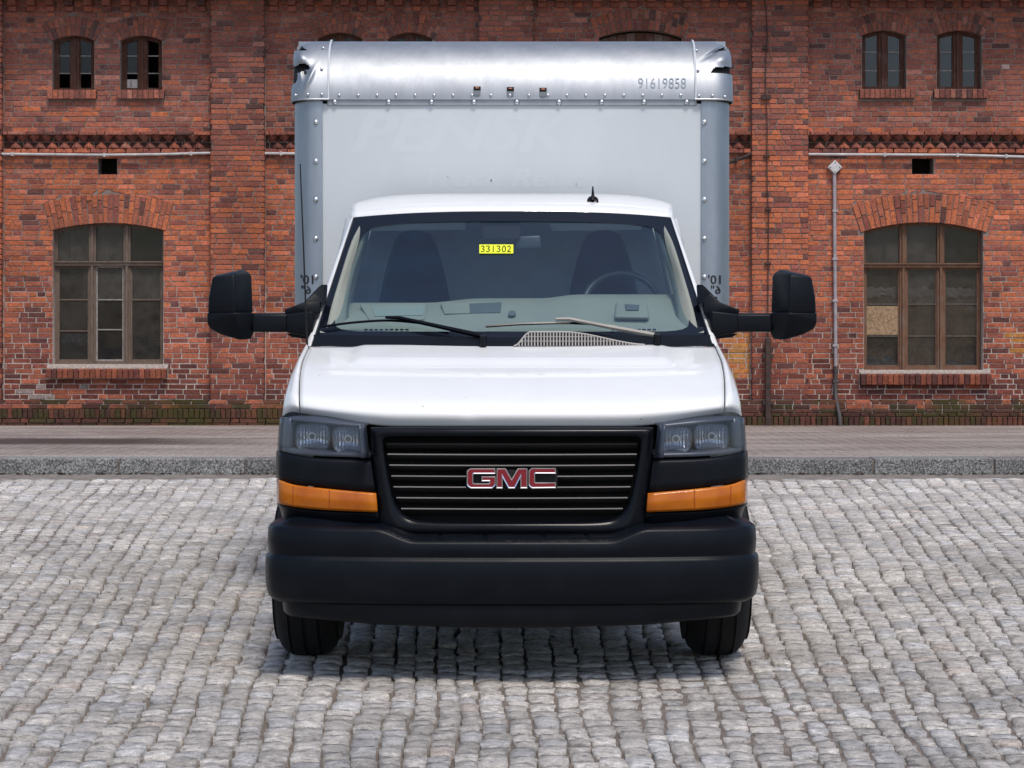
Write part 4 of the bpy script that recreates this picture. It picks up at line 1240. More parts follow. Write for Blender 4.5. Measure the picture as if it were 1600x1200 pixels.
tube('sensor', [dpt(800, 493), tuple(np.array(dpt(800, 493))+np.array((0, -.012, .012)))], .018, M_DASHD, dash, 14)
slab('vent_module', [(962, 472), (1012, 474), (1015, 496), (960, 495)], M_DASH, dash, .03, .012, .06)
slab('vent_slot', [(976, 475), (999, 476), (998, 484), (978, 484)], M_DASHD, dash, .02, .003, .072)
for (a, b, py) in ((572, 640, 515), (958, 1026, 515)):
    boxes('defrost_vent', [(W(px, py, 9.94)[0]-.008, W(px, py, 9.94)[0]+.008, 9.925, 9.94, W(px, py+1.2, 9.94)[2], W(px, py-1.2, 9.94)[2]) for px in np.arange(a, b, 8)], M_BLACK, dash)
# seats
for (cx_, tilt) in ((648, 0), (943, 0)):
    rows = []
    for (py, hw_, dp) in ((560, 60, .16), (520, 60, .16), (480, 57, .15), (440, 50, .13), (405, 41, .12), (380, 33, .10), (366, 25, .08), (361, 12, .05), (360, 2, .01)):
        row = []
        for k in range(20):
            a = 2*math.pi*k/20
            ca, sa = math.cos(a), math.sin(a)
            x, y, z = W(cx_+hw_*math.copysign(abs(ca)**.6, ca), py, 10.95); row.append((x, y+dp*math.copysign(abs(sa)**.6, sa), z))
        rows.append(row)
    grid('seat', rows, M_SEAT, TR, wrap=True, recalc=True)
# steering wheel
c0 = np.array(W(972, 478, 10.62)); R0 = .19
pts = []
for k in range(33):
    a = 2*math.pi*k/32
    pts.append(tuple(c0+np.array((R0*math.cos(a), .45*R0*math.sin(a)*1.0, .87*R0*math.sin(a)))))
stw = tube('steering_wheel', pts, .016, pmat('wheel_rim', (.05, .06, .07), .3), TR, 8)
for a in (.2, math.pi-.2, -math.pi/2):
    tube('spoke', [tuple(c0), tuple(c0+np.array((R0*math.cos(a), .45*R0*math.sin(a), .87*R0*math.sin(a))))], .018, M_SEAT, stw, 6)
# mirror, camera pod, visors, pillar trims, lining
hull('interior_mirror', [W(px, py, D) for px, py, D in ((803, 369, 10.42), (845, 367, 10.42), (847, 388, 10.41), (806, 391, 10.41), (806, 370, 10.46), (843, 369, 10.46), (843, 387, 10.46), (808, 389, 10.46))], pmat('mirror_back', (.03, .04, .055), .4), TR, .01)
hull('camera_pod', [W(px, py, D) for px, py, D in ((751, 346, 10.47), (814, 346, 10.47), (813, 374, 10.395), (754, 374, 10.395), (753, 346, 10.56), (812, 346, 10.56), (810, 372, 10.50), (757, 372, 10.50))], M_BLACK, TR, .01)
for (a, b) in ((572, 728), (858, 1003)):
    hull('sun_visor', [W(px, py, D) for px, py, D in ((a, 349, 10.62), (b, 347, 10.62), (b, 359, 10.66), (a+4, 361, 10.66), (a, 349, 10.65), (b, 347, 10.65), (b, 359, 10.69), (a+4, 361, 10.69))], M_CABIN, TR, .006)
for s in (-1, 1):
    ribbon('pillar_trim', [[(292, 522, 9.95), (284, 485, 10.03), (268, 430, 10.2), (250, 375, 10.42), (238, 352, 10.58)], [(258, 522, 10.04), (258, 485, 10.12), (248, 430, 10.35), (232, 380, 10.55), (228, 352, 10.66)]], s, M_DASH, TR, 16, 5, .01, .02)
hull('cabin_rear', [(sx_*w_, y_, z_) for sx_ in (-1, 1) for w_, z_ in ((.93, .6), (.93, 1.38), (.74, 2.04)) for y_ in (11.34, 11.36)], M_CABIN, TR, 0)
box('cabin_floor', -.93, .93, 9.95, 11.36, .58, .6, M_CABIN, TR)
boxes('headliner', [(-.74, .74, 10.72, 11.36, 2.03, 2.045)], M_CABIN, TR)
boxes('engine_bay', [(-.86, .86, 9.26, 9.86, .5, 1.06), (-.86, .86, 9.86, 9.9, .5, 1.38), (-.42, .42, 9.2, 15.2, .40, .62), (-.95, .95, 11.38, 11.48, .62, 1.45)], M_BLACK, TR)
# ---- headlights, trims and amber lamps
for s in (-1, 1):
    top = [(228, 664.5, 8.955), (290, 658.5, 8.98), (335, 654, 9.03), (358, 652, 9.10), (361, 652, 9.24)]
    bot = [(222, 715, 8.945), (290, 713, 8.97), (340, 709, 9.02), (362, 704, 9.09), (365.5, 704, 9.23)]
    back = lambda L, d: [(h, p, D+d) for h, p, D in L]
    hl = ribbon('headlight', [back(top, .17), back(bot, .17)], s, M_LAMPH, TR, 20, 4, .004)
    # rim of the lamp
    inn = lambda L, dy: [(h+(3 if i == 0 else 0), p+dy, D) for i, (h, p, D) in enumerate(L)]
    for nm, A_, B_ in (('rim', top, inn(top, 4)), ('rim', inn(bot, -5), bot)):
        ribbon(nm, [back(A_, .002), back(B_, .004)], s, M_LAMPH, hl, 20, 3, .09)
    ribbon('rim', [[(228, 664, 8.955), (222, 715, 8.945)], [(232, 664, 8.957), (226, 715, 8.948)]], s, M_LAMPH, hl, 6, 3, .09)
    ribbon('side_body', [[(346, 653, 9.055), (361, 652, 9.10), (363, 652, 9.24)], [(352, 707, 9.05), (365, 704, 9.09), (367, 704, 9.23)]], s, M_LAMPH, hl, 10, 6, .05)
    for (hc, pc, hw_, hh_) in ((311, 683, 25, 20), (255, 687, 23, 19)):
        Df = 9.03+.07*((hc-255)/60)**1
        rows = []
        for (k_, dp) in ((1.0, 0), (.97, .012), (.85, .03), (.6, .046), (.3, .053), (.14, .054)):
            row = []
            for q in range(28):
                a = 2*math.pi*q/28; c, sn = math.cos(a), math.sin(a); m = (abs(c)**5+abs(sn)**5)**(-.2)
                row.append(V(hc+hw_*k_*c*m, pc+hh_*k_*sn*m, Df+dp-.03, s))
            rows.append(row)
        rf = grid('reflector', rows, M_REFL, hl, wrap=True, flip=(s > 0))
        # frame around the cup
        rows = []
        for (k_, dp) in ((1.0, -.03), (1.06, -.034), (1.12, -.02), (1.13, .02)):
            rows.append([V(hc+hw_*k_*math.cos(2*math.pi*q/28)*((abs(math.cos(2*math.pi*q/28))**5+abs(math.sin(2*math.pi*q/28))**5)**(-.2)), pc+hh_*k_*math.sin(2*math.pi*q/28)*((abs(math.cos(2*math.pi*q/28))**5+abs(math.sin(2*math.pi*q/28))**5)**(-.2)), Df+dp, s) for q in range(28)])
        grid('bezel', rows, M_LAMPH, hl, wrap=True)
        bc = V(hc, pc-2, Df, s)
        tube('bulb_shield', [(bc[0], bc[1]-.035, bc[2]), (bc[0], bc[1]+.02, bc[2])], .0165, M_STEEL, hl, 16)
        tube('bulb', [(bc[0], bc[1]-.040, bc[2]), (bc[0], bc[1]-.03, bc[2])], .0115, M_LAMPH, hl, 14)
    ribbon('lens', [back(top, -.003), back([((a[0]+b[0])/2, (a[1]+b[1])/2, (a[2]+b[2])/2-.006) for a, b in zip(top, bot)], 0), back(bot, -.003)], s, M_LENS, hl, 24, 9, 0)
    ribbon('lamp_trim', [[(221.5, 718, 8.955), (290, 716, 8.98), (340, 710, 9.03), (364, 704.5, 9.10), (368, 704, 9.24)],
                         [(220.5, 724, 8.94), (290, 721.5, 8.965), (340, 717, 9.015), (364.5, 713, 9.085), (368.5, 713, 9.235)],
                         [(214, 769, 8.94), (290, 762, 8.965), (340, 756, 9.01), (365, 748, 9.08), (369, 747, 9.23)]], s, M_PLAST, TR, 22, 9, .02)
    am_t = [(212.5, 770.5, 8.935), (290, 763.5, 8.955), (340, 757.5, 9.0), (364, 750, 9.065), (368, 748.5, 9.22)]
    am_b = [(210.5, 800.5, 8.93), (290, 797, 8.95), (340, 792, 8.995), (364.5, 786.5, 9.06), (368, 784.5, 9.22)]
    mid_ = [((a[0]+b[0])/2, (a[1]+b[1])/2, (a[2]+b[2])/2-.008) for a, b in zip(am_t, am_b)]
    am = ribbon('turn_signal', [am_t, mid_, am_b], s, M_AMBER, TR, 30, 9, .02)
    for hq in (340, 288):
        f_ = (hq-212)/(364-212)
        tp = path(am_t, 40); bt_ = path(am_b, 40); kk = min(range(40), key=lambda i: abs(tp[i][0]-hq))
        a, m_, b = tp[kk], path(mid_, 40)[kk], bt_[kk]
        tube('rib', [V(a[0], a[1]+2, a[2]-.001, s), V(m_[0], m_[1], m_[2]-.001, s), V(b[0], b[1]-2, b[2]-.001, s)], .0028, pmat('amber_rib', (.36, .075, .002), .3) if 'amber_rib' not in bpy.data.materials else bpy.data.materials['amber_rib'], am, 5)
    ribbon('lower_trim', [[(210, 803, 8.945), (290, 800, 8.965), (340, 795, 9.01), (364, 789, 9.08), (368, 787, 9.24)],
                          [(208, 808, 8.95), (290, 805, 8.97), (340, 800, 9.02), (360, 794, 9.09), (364, 792, 9.24)],
                          [(207, 845, 9.03), (290, 838, 9.05), (335, 830, 9.10), (352, 822, 9.16), (356, 820, 9.3)]], s, M_PLAST, TR, 22, 8, .02)
# ---- grille
inn = [(0,683),(90,683),(178,683),(195,684.5),(200,691),(199,706),(194,736),(188,765),(181,787),(169,803),(148,812),(100,815.5),(0,816)]
out_ = [(0,667),(100,667),(190,667),(216,667),(222.5,669),(221.5,690),(219.5,720),(214,765),(210.5,800),(208,826),(190,839),(120,840),(0,840)]
def loop(pts):
    a = path(pts, 72)
    return [(h, p, 1) for h, p in a]+[(h, p, -1) for h, p in a[-2:0:-1]]
LI, LO = loop(inn), loop(out_)
def lp(w, D): return [V(a[2]*(a[0]*(1-w)+b[0]*w), a[1]*(1-w)+b[1]*w, D+.06*((a[0])/210)**2*.5) for a, b in zip(LO, LI)]
grl = grid('grille', [lp(0, 8.985), lp(.03, 8.94), lp(.15, 8.918), lp(.5, 8.905), lp(.85, 8.908), lp(.96, 8.92), lp(1, 8.94), lp(1.02, 9.03)], M_PLAST2, TR, wrap=True, flip=True)
add_mesh('grille_back', [V(s_*h, p, 9.035) for h, p, s_ in LI], [tuple(range(len(LI)))], M_BLACK, grl)
hs = [p for p in inn[4:]]
def h_at(py):
    pts = [(h, p) for h, p in path(inn, 200) if h > 20 or p > 800]
    best = [h for h, p in pts if abs(p-py) < 1.5]
    return max(best) if best else 180
for i, py in enumerate((694, 710, 727, 744, 761, 778, 795)):
    hw_ = h_at(py)-4
    secs = []
    for k in range(25):
        u = -1+2*k/24; h = hw_*u
        dD = .03*u*u
        lift = -1.0*(1-u*u)*0
        f = lambda dy, dd: V(h, py+dy+.8*u*u*(-1), 8.93+dd+dD)
        secs.append([f(-1.3, .035), f(-1.3, 0), f(-.6, -.003), f(1.3, -.003), f(1.9, .0), f(2.2, .002), f(7, .03), f(10, .06)])
    nu = 8
    fs_ = grid_faces(25, nu)
    fm = [(0 if (j in (1, 2)) else 1) for i_ in range(24) for j in range(nu-1)]
    if i == 0: fm = [1 if j != 2 else 1 for i_ in range(24) for j in range(nu-1)]
    add_mesh('grille_bar', [p for q in secs for p in q], [f[::-1] for f in fs_], [M_CHROME, M_BLACK], grl, smooth=False, fmat=fm)
# highlight lip at the foot of the opening is the rounded frame itself
# emblem
em = hull('emblem', [V(h, p, D) for h in (-72, 71) for p in (734, 765) for D in (8.922, 8.95)], M_BLACK, grl, .004)
def letter(outline, name='letter'):
    bm = bmesh.new()
    vs_ = [bm.verts.new(V(p[0]-800, p[1], 8.912)) for p in outline]
    f = bm.faces.new(vs_)
    bm.normal_update()
    if f.normal.y > 0: f.normal_flip()
    r_ = bmesh.ops.extrude_face_region(bm, geom=[f])
    for g_ in r_['geom']:
        if isinstance(g_, bmesh.types.BMVert): g_.co.y -= .010
    bm.normal_update()
    top_ = [g_ for g_ in r_['geom'] if isinstance(g_, bmesh.types.BMFace)][0]
    for q in bm.faces: q.material_index = 0
    k = bmesh.ops.inset_region(bm, faces=[top_], thickness=.0042, depth=-.002, use_even_offset=True)
    top_.material_index = 1
    bmesh.ops.recalc_face_normals(bm, faces=bm.faces)
    bmesh.ops.triangulate(bm, faces=[q for q in bm.faces if len(q.verts) > 4])
    me = bpy.data.meshes.new(name); bm.to_mesh(me); bm.free()
    me.materials.append(M_CHROME); me.materials.append(M_RED)
    put(bpy.data.objects.new(name, me), em)
G = [(735,731.5),(774,731.5),(774,740),(740.5,740),(739.5,741),(739.5,754),(740.5,755),(763.5,755),(764.5,754),(764.5,751.5),(752.5,751.5),(752.5,744),(774.5,744),(774.5,757),(772,760.5),(769,762.5),(735.5,762.5),(731.5,760),(729.5,756.5),(729.5,737.5),(731.5,733.5)]
Mm = [(776,731.5),(790,731.5),(799.5,748),(809,731.5),(824,731.5),(824,762.5),(813,762.5),(813,746),(804.5,762.5),(794.5,762.5),(785.5,746),(785.5,762.5),(775.5,762.5)]
Cc = [(831,731),(868.5,731),(868.5,739.5),(837,739.5),(836,740.5),(836,752.5),(837,753.5),(868.5,753.5),(868.5,762),(831,762.5),(827.5,760),(826,757),(826,737),(827.5,733.5)]
for L in (G, Mm, Cc): letter(L)
# ---- bumper
def plan(t):
    """t in -1..1 -> (X, D) of the bumper face"""
    a = abs(t)
    X = cr([0, .3, .6, .75, .85, .93, 1], [0, .42, .80, .945, 1.012, 1.037, 1.035], a)
    D = cr([0, .3, .6, .75, .85, .93, 1], [8.80, 8.812, 8.86, 8.915, 8.98, 9.10, 9.34], a)
    return math.copysign(X, t), D
def nrm(t):
    (x0, d0), (x1, d1) = plan(t-.002), plan(t+.002)
    n_ = Vector((d1-d0, -(x1-x0), 0)); n_.normalize(); return n_     # outward (towards -Y)
NTB = 120
def bump_rows(profile):
    rows = []
    for (off, zf) in profile:
        row = []
        for k in range(NTB+1):
            t = -1+2*k/NTB
            X, D = plan(t); n_ = nrm(t)
            o_ = off(X) if callable(off) else off; z = zf(X) if callable(zf) else zf
            row.append((X+n_.x*o_, D+n_.y*o_, z))
        rows.append(row)
    return rows
def zt(X): a = abs(X); return .590+.050*sm(.40, .57, a)
def zr(X): a = abs(X); return .618+.040*sm(.40, .56, a)+.05*sm(.6, 1.0, a)
def sag(X): return -.006*abs(X)
prof = [(-.22, lambda X: zr(X)+.005), (-.17, zr), (-.022, lambda X: zt(X)+.009), (-.006, lambda X: zt(X)+.003), (0, lambda X: zt(X)-.007), (.003, lambda X: .56+.02*sm(.4, .57, abs(X))), (0, .536), (-.004, .530), (-.002, .525), (.008, .519), (.012, .508), (.014, .45), (.010, .385), (.002, .352), (-.012, .336), (-.035, .326), (-.07, .322)]
bump_rows_ = bump_rows(prof)
bmp = grid('front_bumper', bump_rows_, M_BUMP, TR, flip=True)
# step tread strips on the bumper's top
for (a, b) in ((-.50, -.31), (-.29, -.12), (-.10, .12), (.14, .30), (.32, .50)):
    rows = []
    for off, dz in ((-.05, .004), (-.05, .010), (-.10, .012), (-.10, .004)):
        rows.append([])
        for k in range(9):
            t0 = (a+(b-a)*k/8)/1.4
            X, D = plan(t0); n_ = nrm(t0); zz = zt(X)+.009+(zr(X)-zt(X)-.009)*((-off-.022)/.15)
            rows[-1].append((X+n_.x*off, D+n_.y*off, zz+dz-.004))
    grid('step_tread', rows, M_BUMP, bmp, smooth=False, flip=True)
# lower valance
rows = []
for (k_, dd, z_, cz) in ((.955, .03, .345, 0), (.95, .035, .322, 0), (.945, .03, .30, 0), (.94, .032, .262, 0), (.93, .045, .238, .012), (.91, .075, .230, .02)):
    row = []
    for k in range(NTB+1):
        t = (-1+2*k/NTB)*.97
        X, D = plan(t); row.append((X*k_, D+dd, z_+cz*sm(.6, 1.0, abs(X))+.012*sm(.0, .9, abs(X))))
    rows.append(row)
grid('valance', rows, M_PLAST, bmp, flip=True)
# ---- wing mirrors
for s in (-1, 1):
    D0 = 9.93
    m = hull('mirror', [V(h, p, D, s) for h, p, D in ((468, 433, D0), (434, 428, D0-.03), (433, 489.5, D0-.04), (475, 489.5, D0+.0), (474, 465, D0), (410, 425, D0+.13), (420, 420.5, D0+.12), (406, 431, D0+.15), (404, 489.5, D0+.15), (463, 430, D0+.15), (474, 489.5, D0+.16), (472, 455, D0+.16))], M_PLAST, TR, .014)
    hull('lower_housing', [V(h, p, D, s) for h, p, D in ((476.5, 488.5, D0), (434, 488.5, D0-.045), (404, 488.5, D0+.02), (476, 505, D0), (472, 514, D0+.01), (455, 523, D0+.0), (425, 531.5, D0+.02), (408, 530, D0+.06), (403, 520, D0+.06), (474, 489, D0+.15), (404, 489, D0+.15), (470, 512, D0+.15), (412, 527, D0+.15))], M_PLAST, m, .012)
    box_ = [V(h, p, D, s) for h in (406, 346) for p, D in ((491, D0+.03), (518.5, D0+.03), (491, D0+.12), (518.5, D0+.12), (488.8, D0+.07))]
    hull('arm', box_, M_PLAST, m, .010)
    hull('bracket', [V(h, p, D, s) for h, p, D in ((353, 490.5, D0+.02), (353, 519.5, D0+.02), (353, 490.5, D0+.13), (353, 519.5, D0+.13), (312, 486, D0+.0), (312, 527, D0+.0), (296, 486, D0+.16), (296, 527, D0+.16))], M_PLAST, m, .008)
    hull('bracket', [V(h, p, D, s) for h, p, D in ((356, 484, D0+.05), (354, 490, D0+.05), (340, 479, D0+.05), (325, 472, D0+.06), (300, 470, D0+.08), (300, 490, D0+.06), (356, 484, D0+.12), (325, 472, D0+.14), (298, 470, D0+.18), (298, 490, D0+.18), (354, 490, D0+.12))], M_PLAST, m, .006)
    hull('bracket', [V(h, p, D, s) for h, p, D in ((326, 473, D0+.07), (309, 459, D0+.10), (298, 444, D0+.15), (288, 444, D0+.17), (290, 474, D0+.10), (324, 473, D0+.13), (307, 459, D0+.16), (290, 474, D0+.18))], M_PLAST, m, .004)
    hull('bracket', [V(h, p, D, s) for h, p, D in ((354, 521, D0+.04), (344, 527, D0+.05), (318, 530, D0+.05), (308, 521, D0+.04), (354, 521, D0+.12), (344, 527, D0+.12), (310, 530, D0+.12))], M_PLAST, m, .006)
    gl_ = [V(h, p, D0+.163, s) for h, p in ((412, 434), (462, 434), (470, 470), (470, 484), (408, 484))]
    add_mesh('mirror_glass', gl_, [(0, 1, 2, 3, 4)], M_CHROME, m)
# ---- wheels
def wheel(cx_, cy_, s, R_=.38, wdt=.27, name='wheel'):
    h = wdt/2
    prof_ = [(-h*.72, .20), (-h*.95, .26), (-h, .31), (-h*.95, R_-.075), (-h*.84, R_-.040), (-h*.66, R_-.013), (-h*.5, R_-.002), (-h*.48, R_-.010), (-h*.42, R_-.010), (-h*.40, R_), (-h*.06, R_), (-h*.05, R_-.010), (h*.05, R_-.010), (h*.06, R_), (h*.40, R_), (h*.42, R_-.010), (h*.48, R_-.010), (h*.5, R_-.002), (h*.66, R_-.013), (h*.84, R_-.040), (h*.95, R_-.075), (h, .31), (h*.95, .26), (h*.72, .20)]
    w = lathe_x(name, prof_, cx_, cy_, R_-.004, M_RUBBER, TR, 56, s)
    lathe_x('rim', [(h*.70, .212), (h*.55, .205), (h*.35, .17), (h*.45, .10), (h*.6, .085), (h*.62, .0)], cx_, cy_, R_-.004, M_STEEL, w, 40, s)
    return w
wheel(-.918, 9.72, -1, wdt=.285); wheel(.918, 9.72, 1, wdt=.285)
for s in (-1, 1):
    wheel(s*.96, 13.6, s, wdt=.22); wheel(s*.70, 13.6, s, wdt=.22)
boxes('axle', [(-.85, .85, 13.5, 13.7, .30, .46), (-.80, .80, 9.66, 9.78, .30, .42)], M_BLACK, TR)
boxes('wheel_well', [(-.78, -.5, 9.3, 10.2, .45, .9), (.5, .78, 9.3, 10.2, .45, .9)], M_BLACK, TR)
# ---- cargo box
BD = 11.5
bs = BD/F
cb_ = box('cargo_box', -1.186, 1.186, BD+.36, 15.3, 1.50, 3.084, M_ALUP, TR)
box('lower_body', -.96, .96, BD+.05, 15.25, .84, 1.502, M_ALUP, cb_)
X1 = 299*bs
z_fl0, z_fl1 = H+(HY-165)*bs, H+(HY-155)*bs
grid('front_panel', [[(-X1+2*X1*k/20, BD-.003*math.cos(k/20*6.28)*0, z) for k in range(21)] for z in (1.3, 1.7, 2.1, 2.5, z_fl0+.01)], M_PANEL, cb_)
# faint ghosts of removed lettering
for body, x0, x1, y0, y1, sh in (('PENSKE', 549, 962, 239, 174, .32), ('Truck Rental', 660, 940, 293, 263, .25)):
    v, f = text_vf(body, 1, sh, .022)
    uv = fit(v, x0, x1, y0, y1)
    add_mesh('ghost_lettering', [W(a, b, BD-.0004) for a, b in uv], f, M_GHOST, cb_)
# upright corner posts
for s in (-1, 1):
    Xo = 344*bs
    rows = []
    for z in (1.50, 1.9, 2.3, z_fl0, z_fl1+.03):
        row = [(s*(X1-.012), BD-.001, z), (s*(X1-.012), BD-.010, z), (s*(X1+.012), BD-.014, z), (s*(X1+.03), BD-.013, z)]
        rad = .115
        for q in range(13):
            a = q/12*math.pi/2
            row.append((s*(Xo-rad+rad*math.sin(a)), BD-.012+rad*1.6*(1-math.cos(a)), z))
        row.append((s*Xo, BD+.5, z))
        rows.append(row)
    post = grid('corner_post', rows, M_ALUP, cb_, flip=(s < 0), auto=40)
    for body, y0, y1, w_ in (("10'", 444, 429.5, 20), ('6"', 459.5, 446, 15)):
        v, f = text_vf(body, 1, 0, .012)
        # the figures read mirror-wise on both posts
        cxp = (479.5 if s < 0 else 1116.5) if body[0] == '1' else (478 if s < 0 else 1118.5)
        uv = fit(v, cxp+w_/2, cxp-w_/2, y0, y1)
        pts = []
        for a, b in uv:
            X = (a-800)*bs; ax = abs(X)
            e = max(0, min(1, (ax-(Xo-.115))/.115)); Dp = BD-.012+.115*1.6*(1-math.sqrt(max(0, 1-e*e)))
            X, _, Z = W(a, b, Dp-.003); pts.append((X, Dp-.003, Z))
        add_mesh('height_lettering', pts, f, M_INK, post)
    if s > 0:
        p = W(1119, 467, BD-.004); box('height_mark', p[0]-.004, p[0]+.004, BD-.017, BD-.003, p[2]-.012, p[2]+.012, M_INK, post)
# flange below the cap
box('flange', -.995, .995, BD-.012, BD+.02, z_fl0, z_fl1, M_ALU, cb_, bevel=.003)
# rolled top cap
def cap_pt(x, w, off=0.0):
    a = w*math.pi/2
    ry, rz = .40, 3.086-z_fl1
    y = BD-.022+ry*(1-math.cos(a)); z = z_fl1-.004+rz*math.sin(a)
    n_ = Vector((0, -math.cos(a)/ry, math.sin(a)/rz)).normalized()
    return (x, y+n_.y*off, z+n_.z*off)
XS = 285*bs
M_BEAD = pmat('pale_sealant_bead', (.62, .65, .68), .4)
rows = [[(-XS+2*XS*k/40, BD-.004, z_fl1-.006) for k in range(41)]]
rows += [[cap_pt(-XS+2*XS*k/40, q/28, .0025*math.sin(k*.9+q*.5)*math.sin(q/28*3.14)*.5) for k in range(41)] for q in range(29)]
rows += [[(-XS+2*XS*k/40, 15.3, 3.087) for k in range(41)]]
cap = grid('top_cap', rows, M_ALU, cb_, auto=45)
def cap_at(px, py):
    """(x, w) on the cap surface seen at a photo pixel"""
    best = None
    for i in range(400):
        w = i/399; p = cap_pt(0, w); pyy = HY-(p[2]-H)*F/p[1]
        if best is None or abs(pyy-py) < best[0]: best = (abs(pyy-py), w, p[1])
    return ((px-800)*best[2]/F, best[1])
v, f = text_vf('91619858', 1, 0, -.004)
uv = fit(v, 997, 1072, 138, 122)
add_mesh('fleet_number', [cap_pt(*cap_at(a, b), .003) for a, b in uv], f, pmat('grey_ink', (.30, .345, .40), .6), cap)
# three open marker-lamp slots
M_SLOTG = pmat('slot_grey', (.16, .18, .20), .5)
M_WIRE = pmat('orange_wire', (.45, .16, .08), .5)
for (px, py) in ((745.5, 142), (797.5, 143), (848.5, 144)):
    def rp(h, q, off): return cap_pt(*cap_at(px+h, py+q), off)
    sl = grid('lamp_slot', [[rp(h, q, .004) for h in (-5.6, 0, 5.6)] for q in (.2, -6.6)], M_BLACK, cap)
    grid('slot_tongue', [[rp(h*k, q, .006) for h in (-5.6, 0, 5.6)] for q, k in ((7.5, .55), (6, .9), (0, 1))], M_SLOTG, sl)
    grid('slot_lead', [[rp(h, q, .008) for h in (-2.5, 0, 2.8)] for q in (-3.4, -5.2)], M_WIRE, sl)
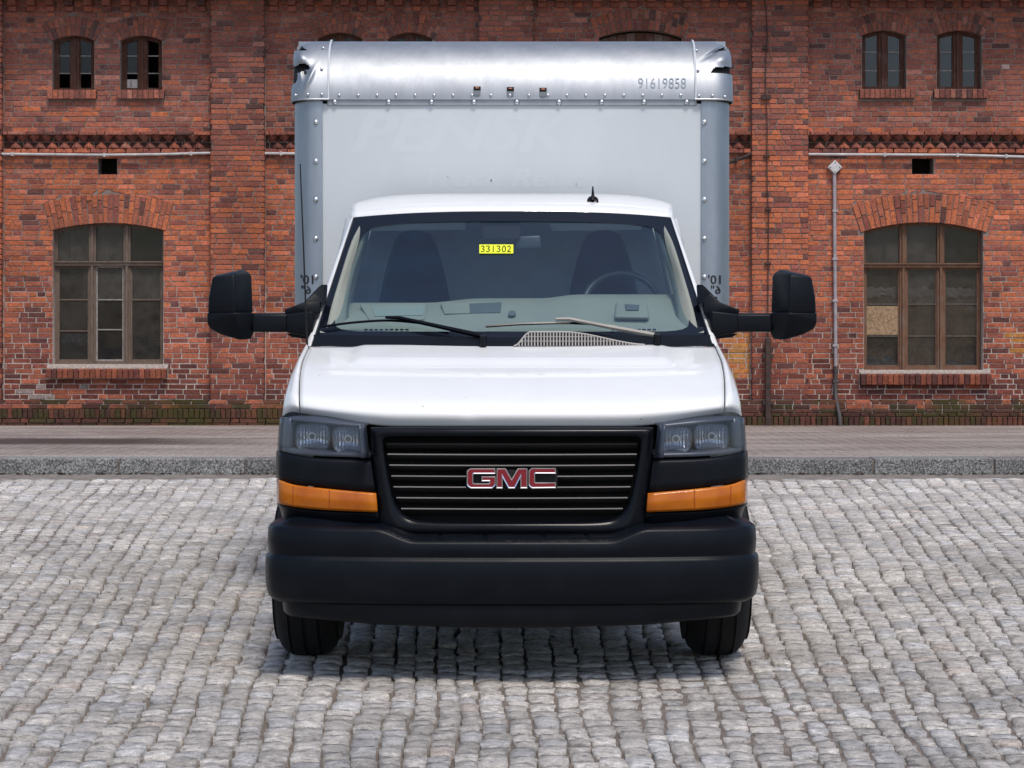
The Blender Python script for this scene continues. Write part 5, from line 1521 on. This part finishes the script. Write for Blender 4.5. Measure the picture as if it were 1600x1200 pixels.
# bent corner caps with torn openings
TEARS = {-1: [[(450, 65.5), (458, 67), (470, 71), (480, 79), (470, 79), (461, 79), (459.5, 74), (454, 71)],
              [(446, 78), (450, 79), (453, 86), (456, 96), (458, 104.5), (466, 101), (475, 98.6), (481, 101), (484, 105.5), (483, 108.5), (466, 113.5), (462, 117), (460, 125), (456.5, 134.5), (446, 136)]],
         1: [[(1110.5, 113.5), (1113.5, 108), (1118, 104.3), (1132, 104.3), (1150, 105.5), (1150, 116), (1142, 117), (1130, 114.5)],
             [(1113, 84), (1122, 77.5), (1132, 73), (1142, 69.5), (1134, 78.8), (1124, 79.8), (1117, 82.5)]]}
for s in (-1, 1):
    Xo = 348*bs; rad = .13
    NA, NB_ = 88, 72
    def cpt(i, q, off=0, crumple=True):
        w = q/NB_
        base = cap_pt(0, w)
        a_ = i/NA
        Lf = (Xo-rad-XS)
        sp = a_*(Lf+rad*1.5708+.12)
        if sp < Lf: x, dy = XS+sp, 0
        elif sp < Lf+rad*1.5708:
            ph = (sp-Lf)/rad; x, dy = Xo-rad+rad*math.sin(ph), rad*(1-math.cos(ph))
        else: x, dy = Xo, rad+(sp-Lf-rad*1.5708)
        z = base[2]-.03*sm(Lf, Lf+rad*1.57, sp)*sm(.45, 1, w)
        y = base[1]-.006+dy
        px = 800+s*x*F/y; py = HY-(z-H)*F/y
        # crumpled sheet round the tears
        if not crumple: d = 0
        elif s < 0:
            d = .05*math.exp(-((px-470)/13)**2-((py-89)/11)**2)-.05*math.exp(-((px-476)/6)**2-((py-112)/9)**2)*.6+.018*math.exp(-(((px-486)+(py-118)*.45)/4)**2-((py-122)/16)**2)
            d -= .03*math.exp(-(((px-455)-(py-110)*.05)/7)**2)*sm(70, 84, py)*sm(142, 125, py)
            x += -.018*math.exp(-((py-118)/13)**2)*sm(475, 452, px)
        else:
            d = .035*math.exp(-((px-1130)/14)**2-((py-92)/9)**2)-.03*math.exp(-(((px-1118)-(80-py)*1.5)/5)**2-((py-80)/9)**2)
        y -= d; y += off
        return (s*x, y, z), (px, py)
    vs_, fs_ = [], []
    pix = []
    for q in range(NB_+1):
        for i in range(NA+1):
            p, pp = cpt(i, q); vs_.append(p); pix.append((800+p[0]*F/p[1], HY-(p[2]-H)*F/p[1]))
    for fc in grid_faces(NB_+1, NA+1):
        cx_ = sum(pix[k][0] for k in fc)/4; cy_ = sum(pix[k][1] for k in fc)/4
        if any(inpoly(cx_, cy_, T) for T in TEARS[s]): continue
        fs_.append(fc if s > 0 else fc[::-1])
    cc_ = add_mesh('corner_cap', vs_, fs_, M_ALU, cb_, smooth=True)
    cc_['label'] = 'bent corner cap with torn dark gashes'
    bv = []
    for q in range(0, NB_+1, 6):
        for i in range(0, NA+1, 4):
            p, _ = cpt(i, q, .016, False); bv.append((p[0]*.993, p[1], p[2]-.008))
    nn_ = NA//4+1
    grid_f = grid_faces(NB_//6+1, nn_)
    add_mesh('cap_hollow', bv, grid_f, M_BLACK, cc_)
    box('side_cap', min(s*1.19, s*1.17), max(s*1.19, s*1.17), BD+.32, 15.3, 2.72, 3.05, M_ALU, cc_)
    # bright bead on the seam and lower lip of the cap
    tube('seam_bead', [cap_pt(s*(XS+.004+.012*q/20), q/20, .006) for q in range(19)], .0055, M_BEAD, cc_, 6)
    tube('cap_lip', [tuple(np.array(cpt(i, 0)[0])+np.array((0, -.003, .0))) for i in range(0, int(NA*.86), 3)], .006, M_ALU, cc_, 6)
# rivets
def rivet_mesh(r0):
    bm = bmesh.new(); bmesh.ops.create_uvsphere(bm, u_segments=10, v_segments=6, radius=r0)
    for v_ in bm.verts: v_.co.y *= .7
    me = bpy.data.meshes.new('rivet'); bm.to_mesh(me); bm.free(); me.materials.append(M_CHR2)
    me.polygons.foreach_set('use_smooth', [True]*len(me.polygons)); return me
M_CHR2 = pmat('rivet_metal', (.72, .73, .75), .3, 1)
rb, rs_ = rivet_mesh(.0145), rivet_mesh(.0085)
def rivet(me, p):
    o = bpy.data.objects.new('rivet', me); o.location = p; put(o, cb_)
for px in (523, 607, 674, 740.5, 807.5, 873.5, 940, 1006.5, 1073): rivet(rb, W(px, 159.5, BD-.016))
for k in range(19):
    px = 530+k*29.65; rivet(rs_, cap_pt(*cap_at(px, 149), .003))
for py in (191, 252, 312, 373, 433):
    rivet(rb, W(493.5, py, BD-.016)); rivet(rb, W(1100.5, py, BD-.016))
for s, L in ((-1, ((505, 78), (503, 109.5), (481, 148), (503, 148), (461, 148))), (1, ((1088, 81.5), (1090.5, 112), (1092, 150), (1113, 150), (1133, 151)))):
    for px, py in L:
        x, w = cap_at(px, py); p = cap_pt(x, w, .010)
        e = max(0, abs(x)-(348*bs-.13))/.13
        rivet(rs_, (p[0], p[1]-.002+.13*(1-math.sqrt(max(0, 1-min(1, e)**2))), p[2]))
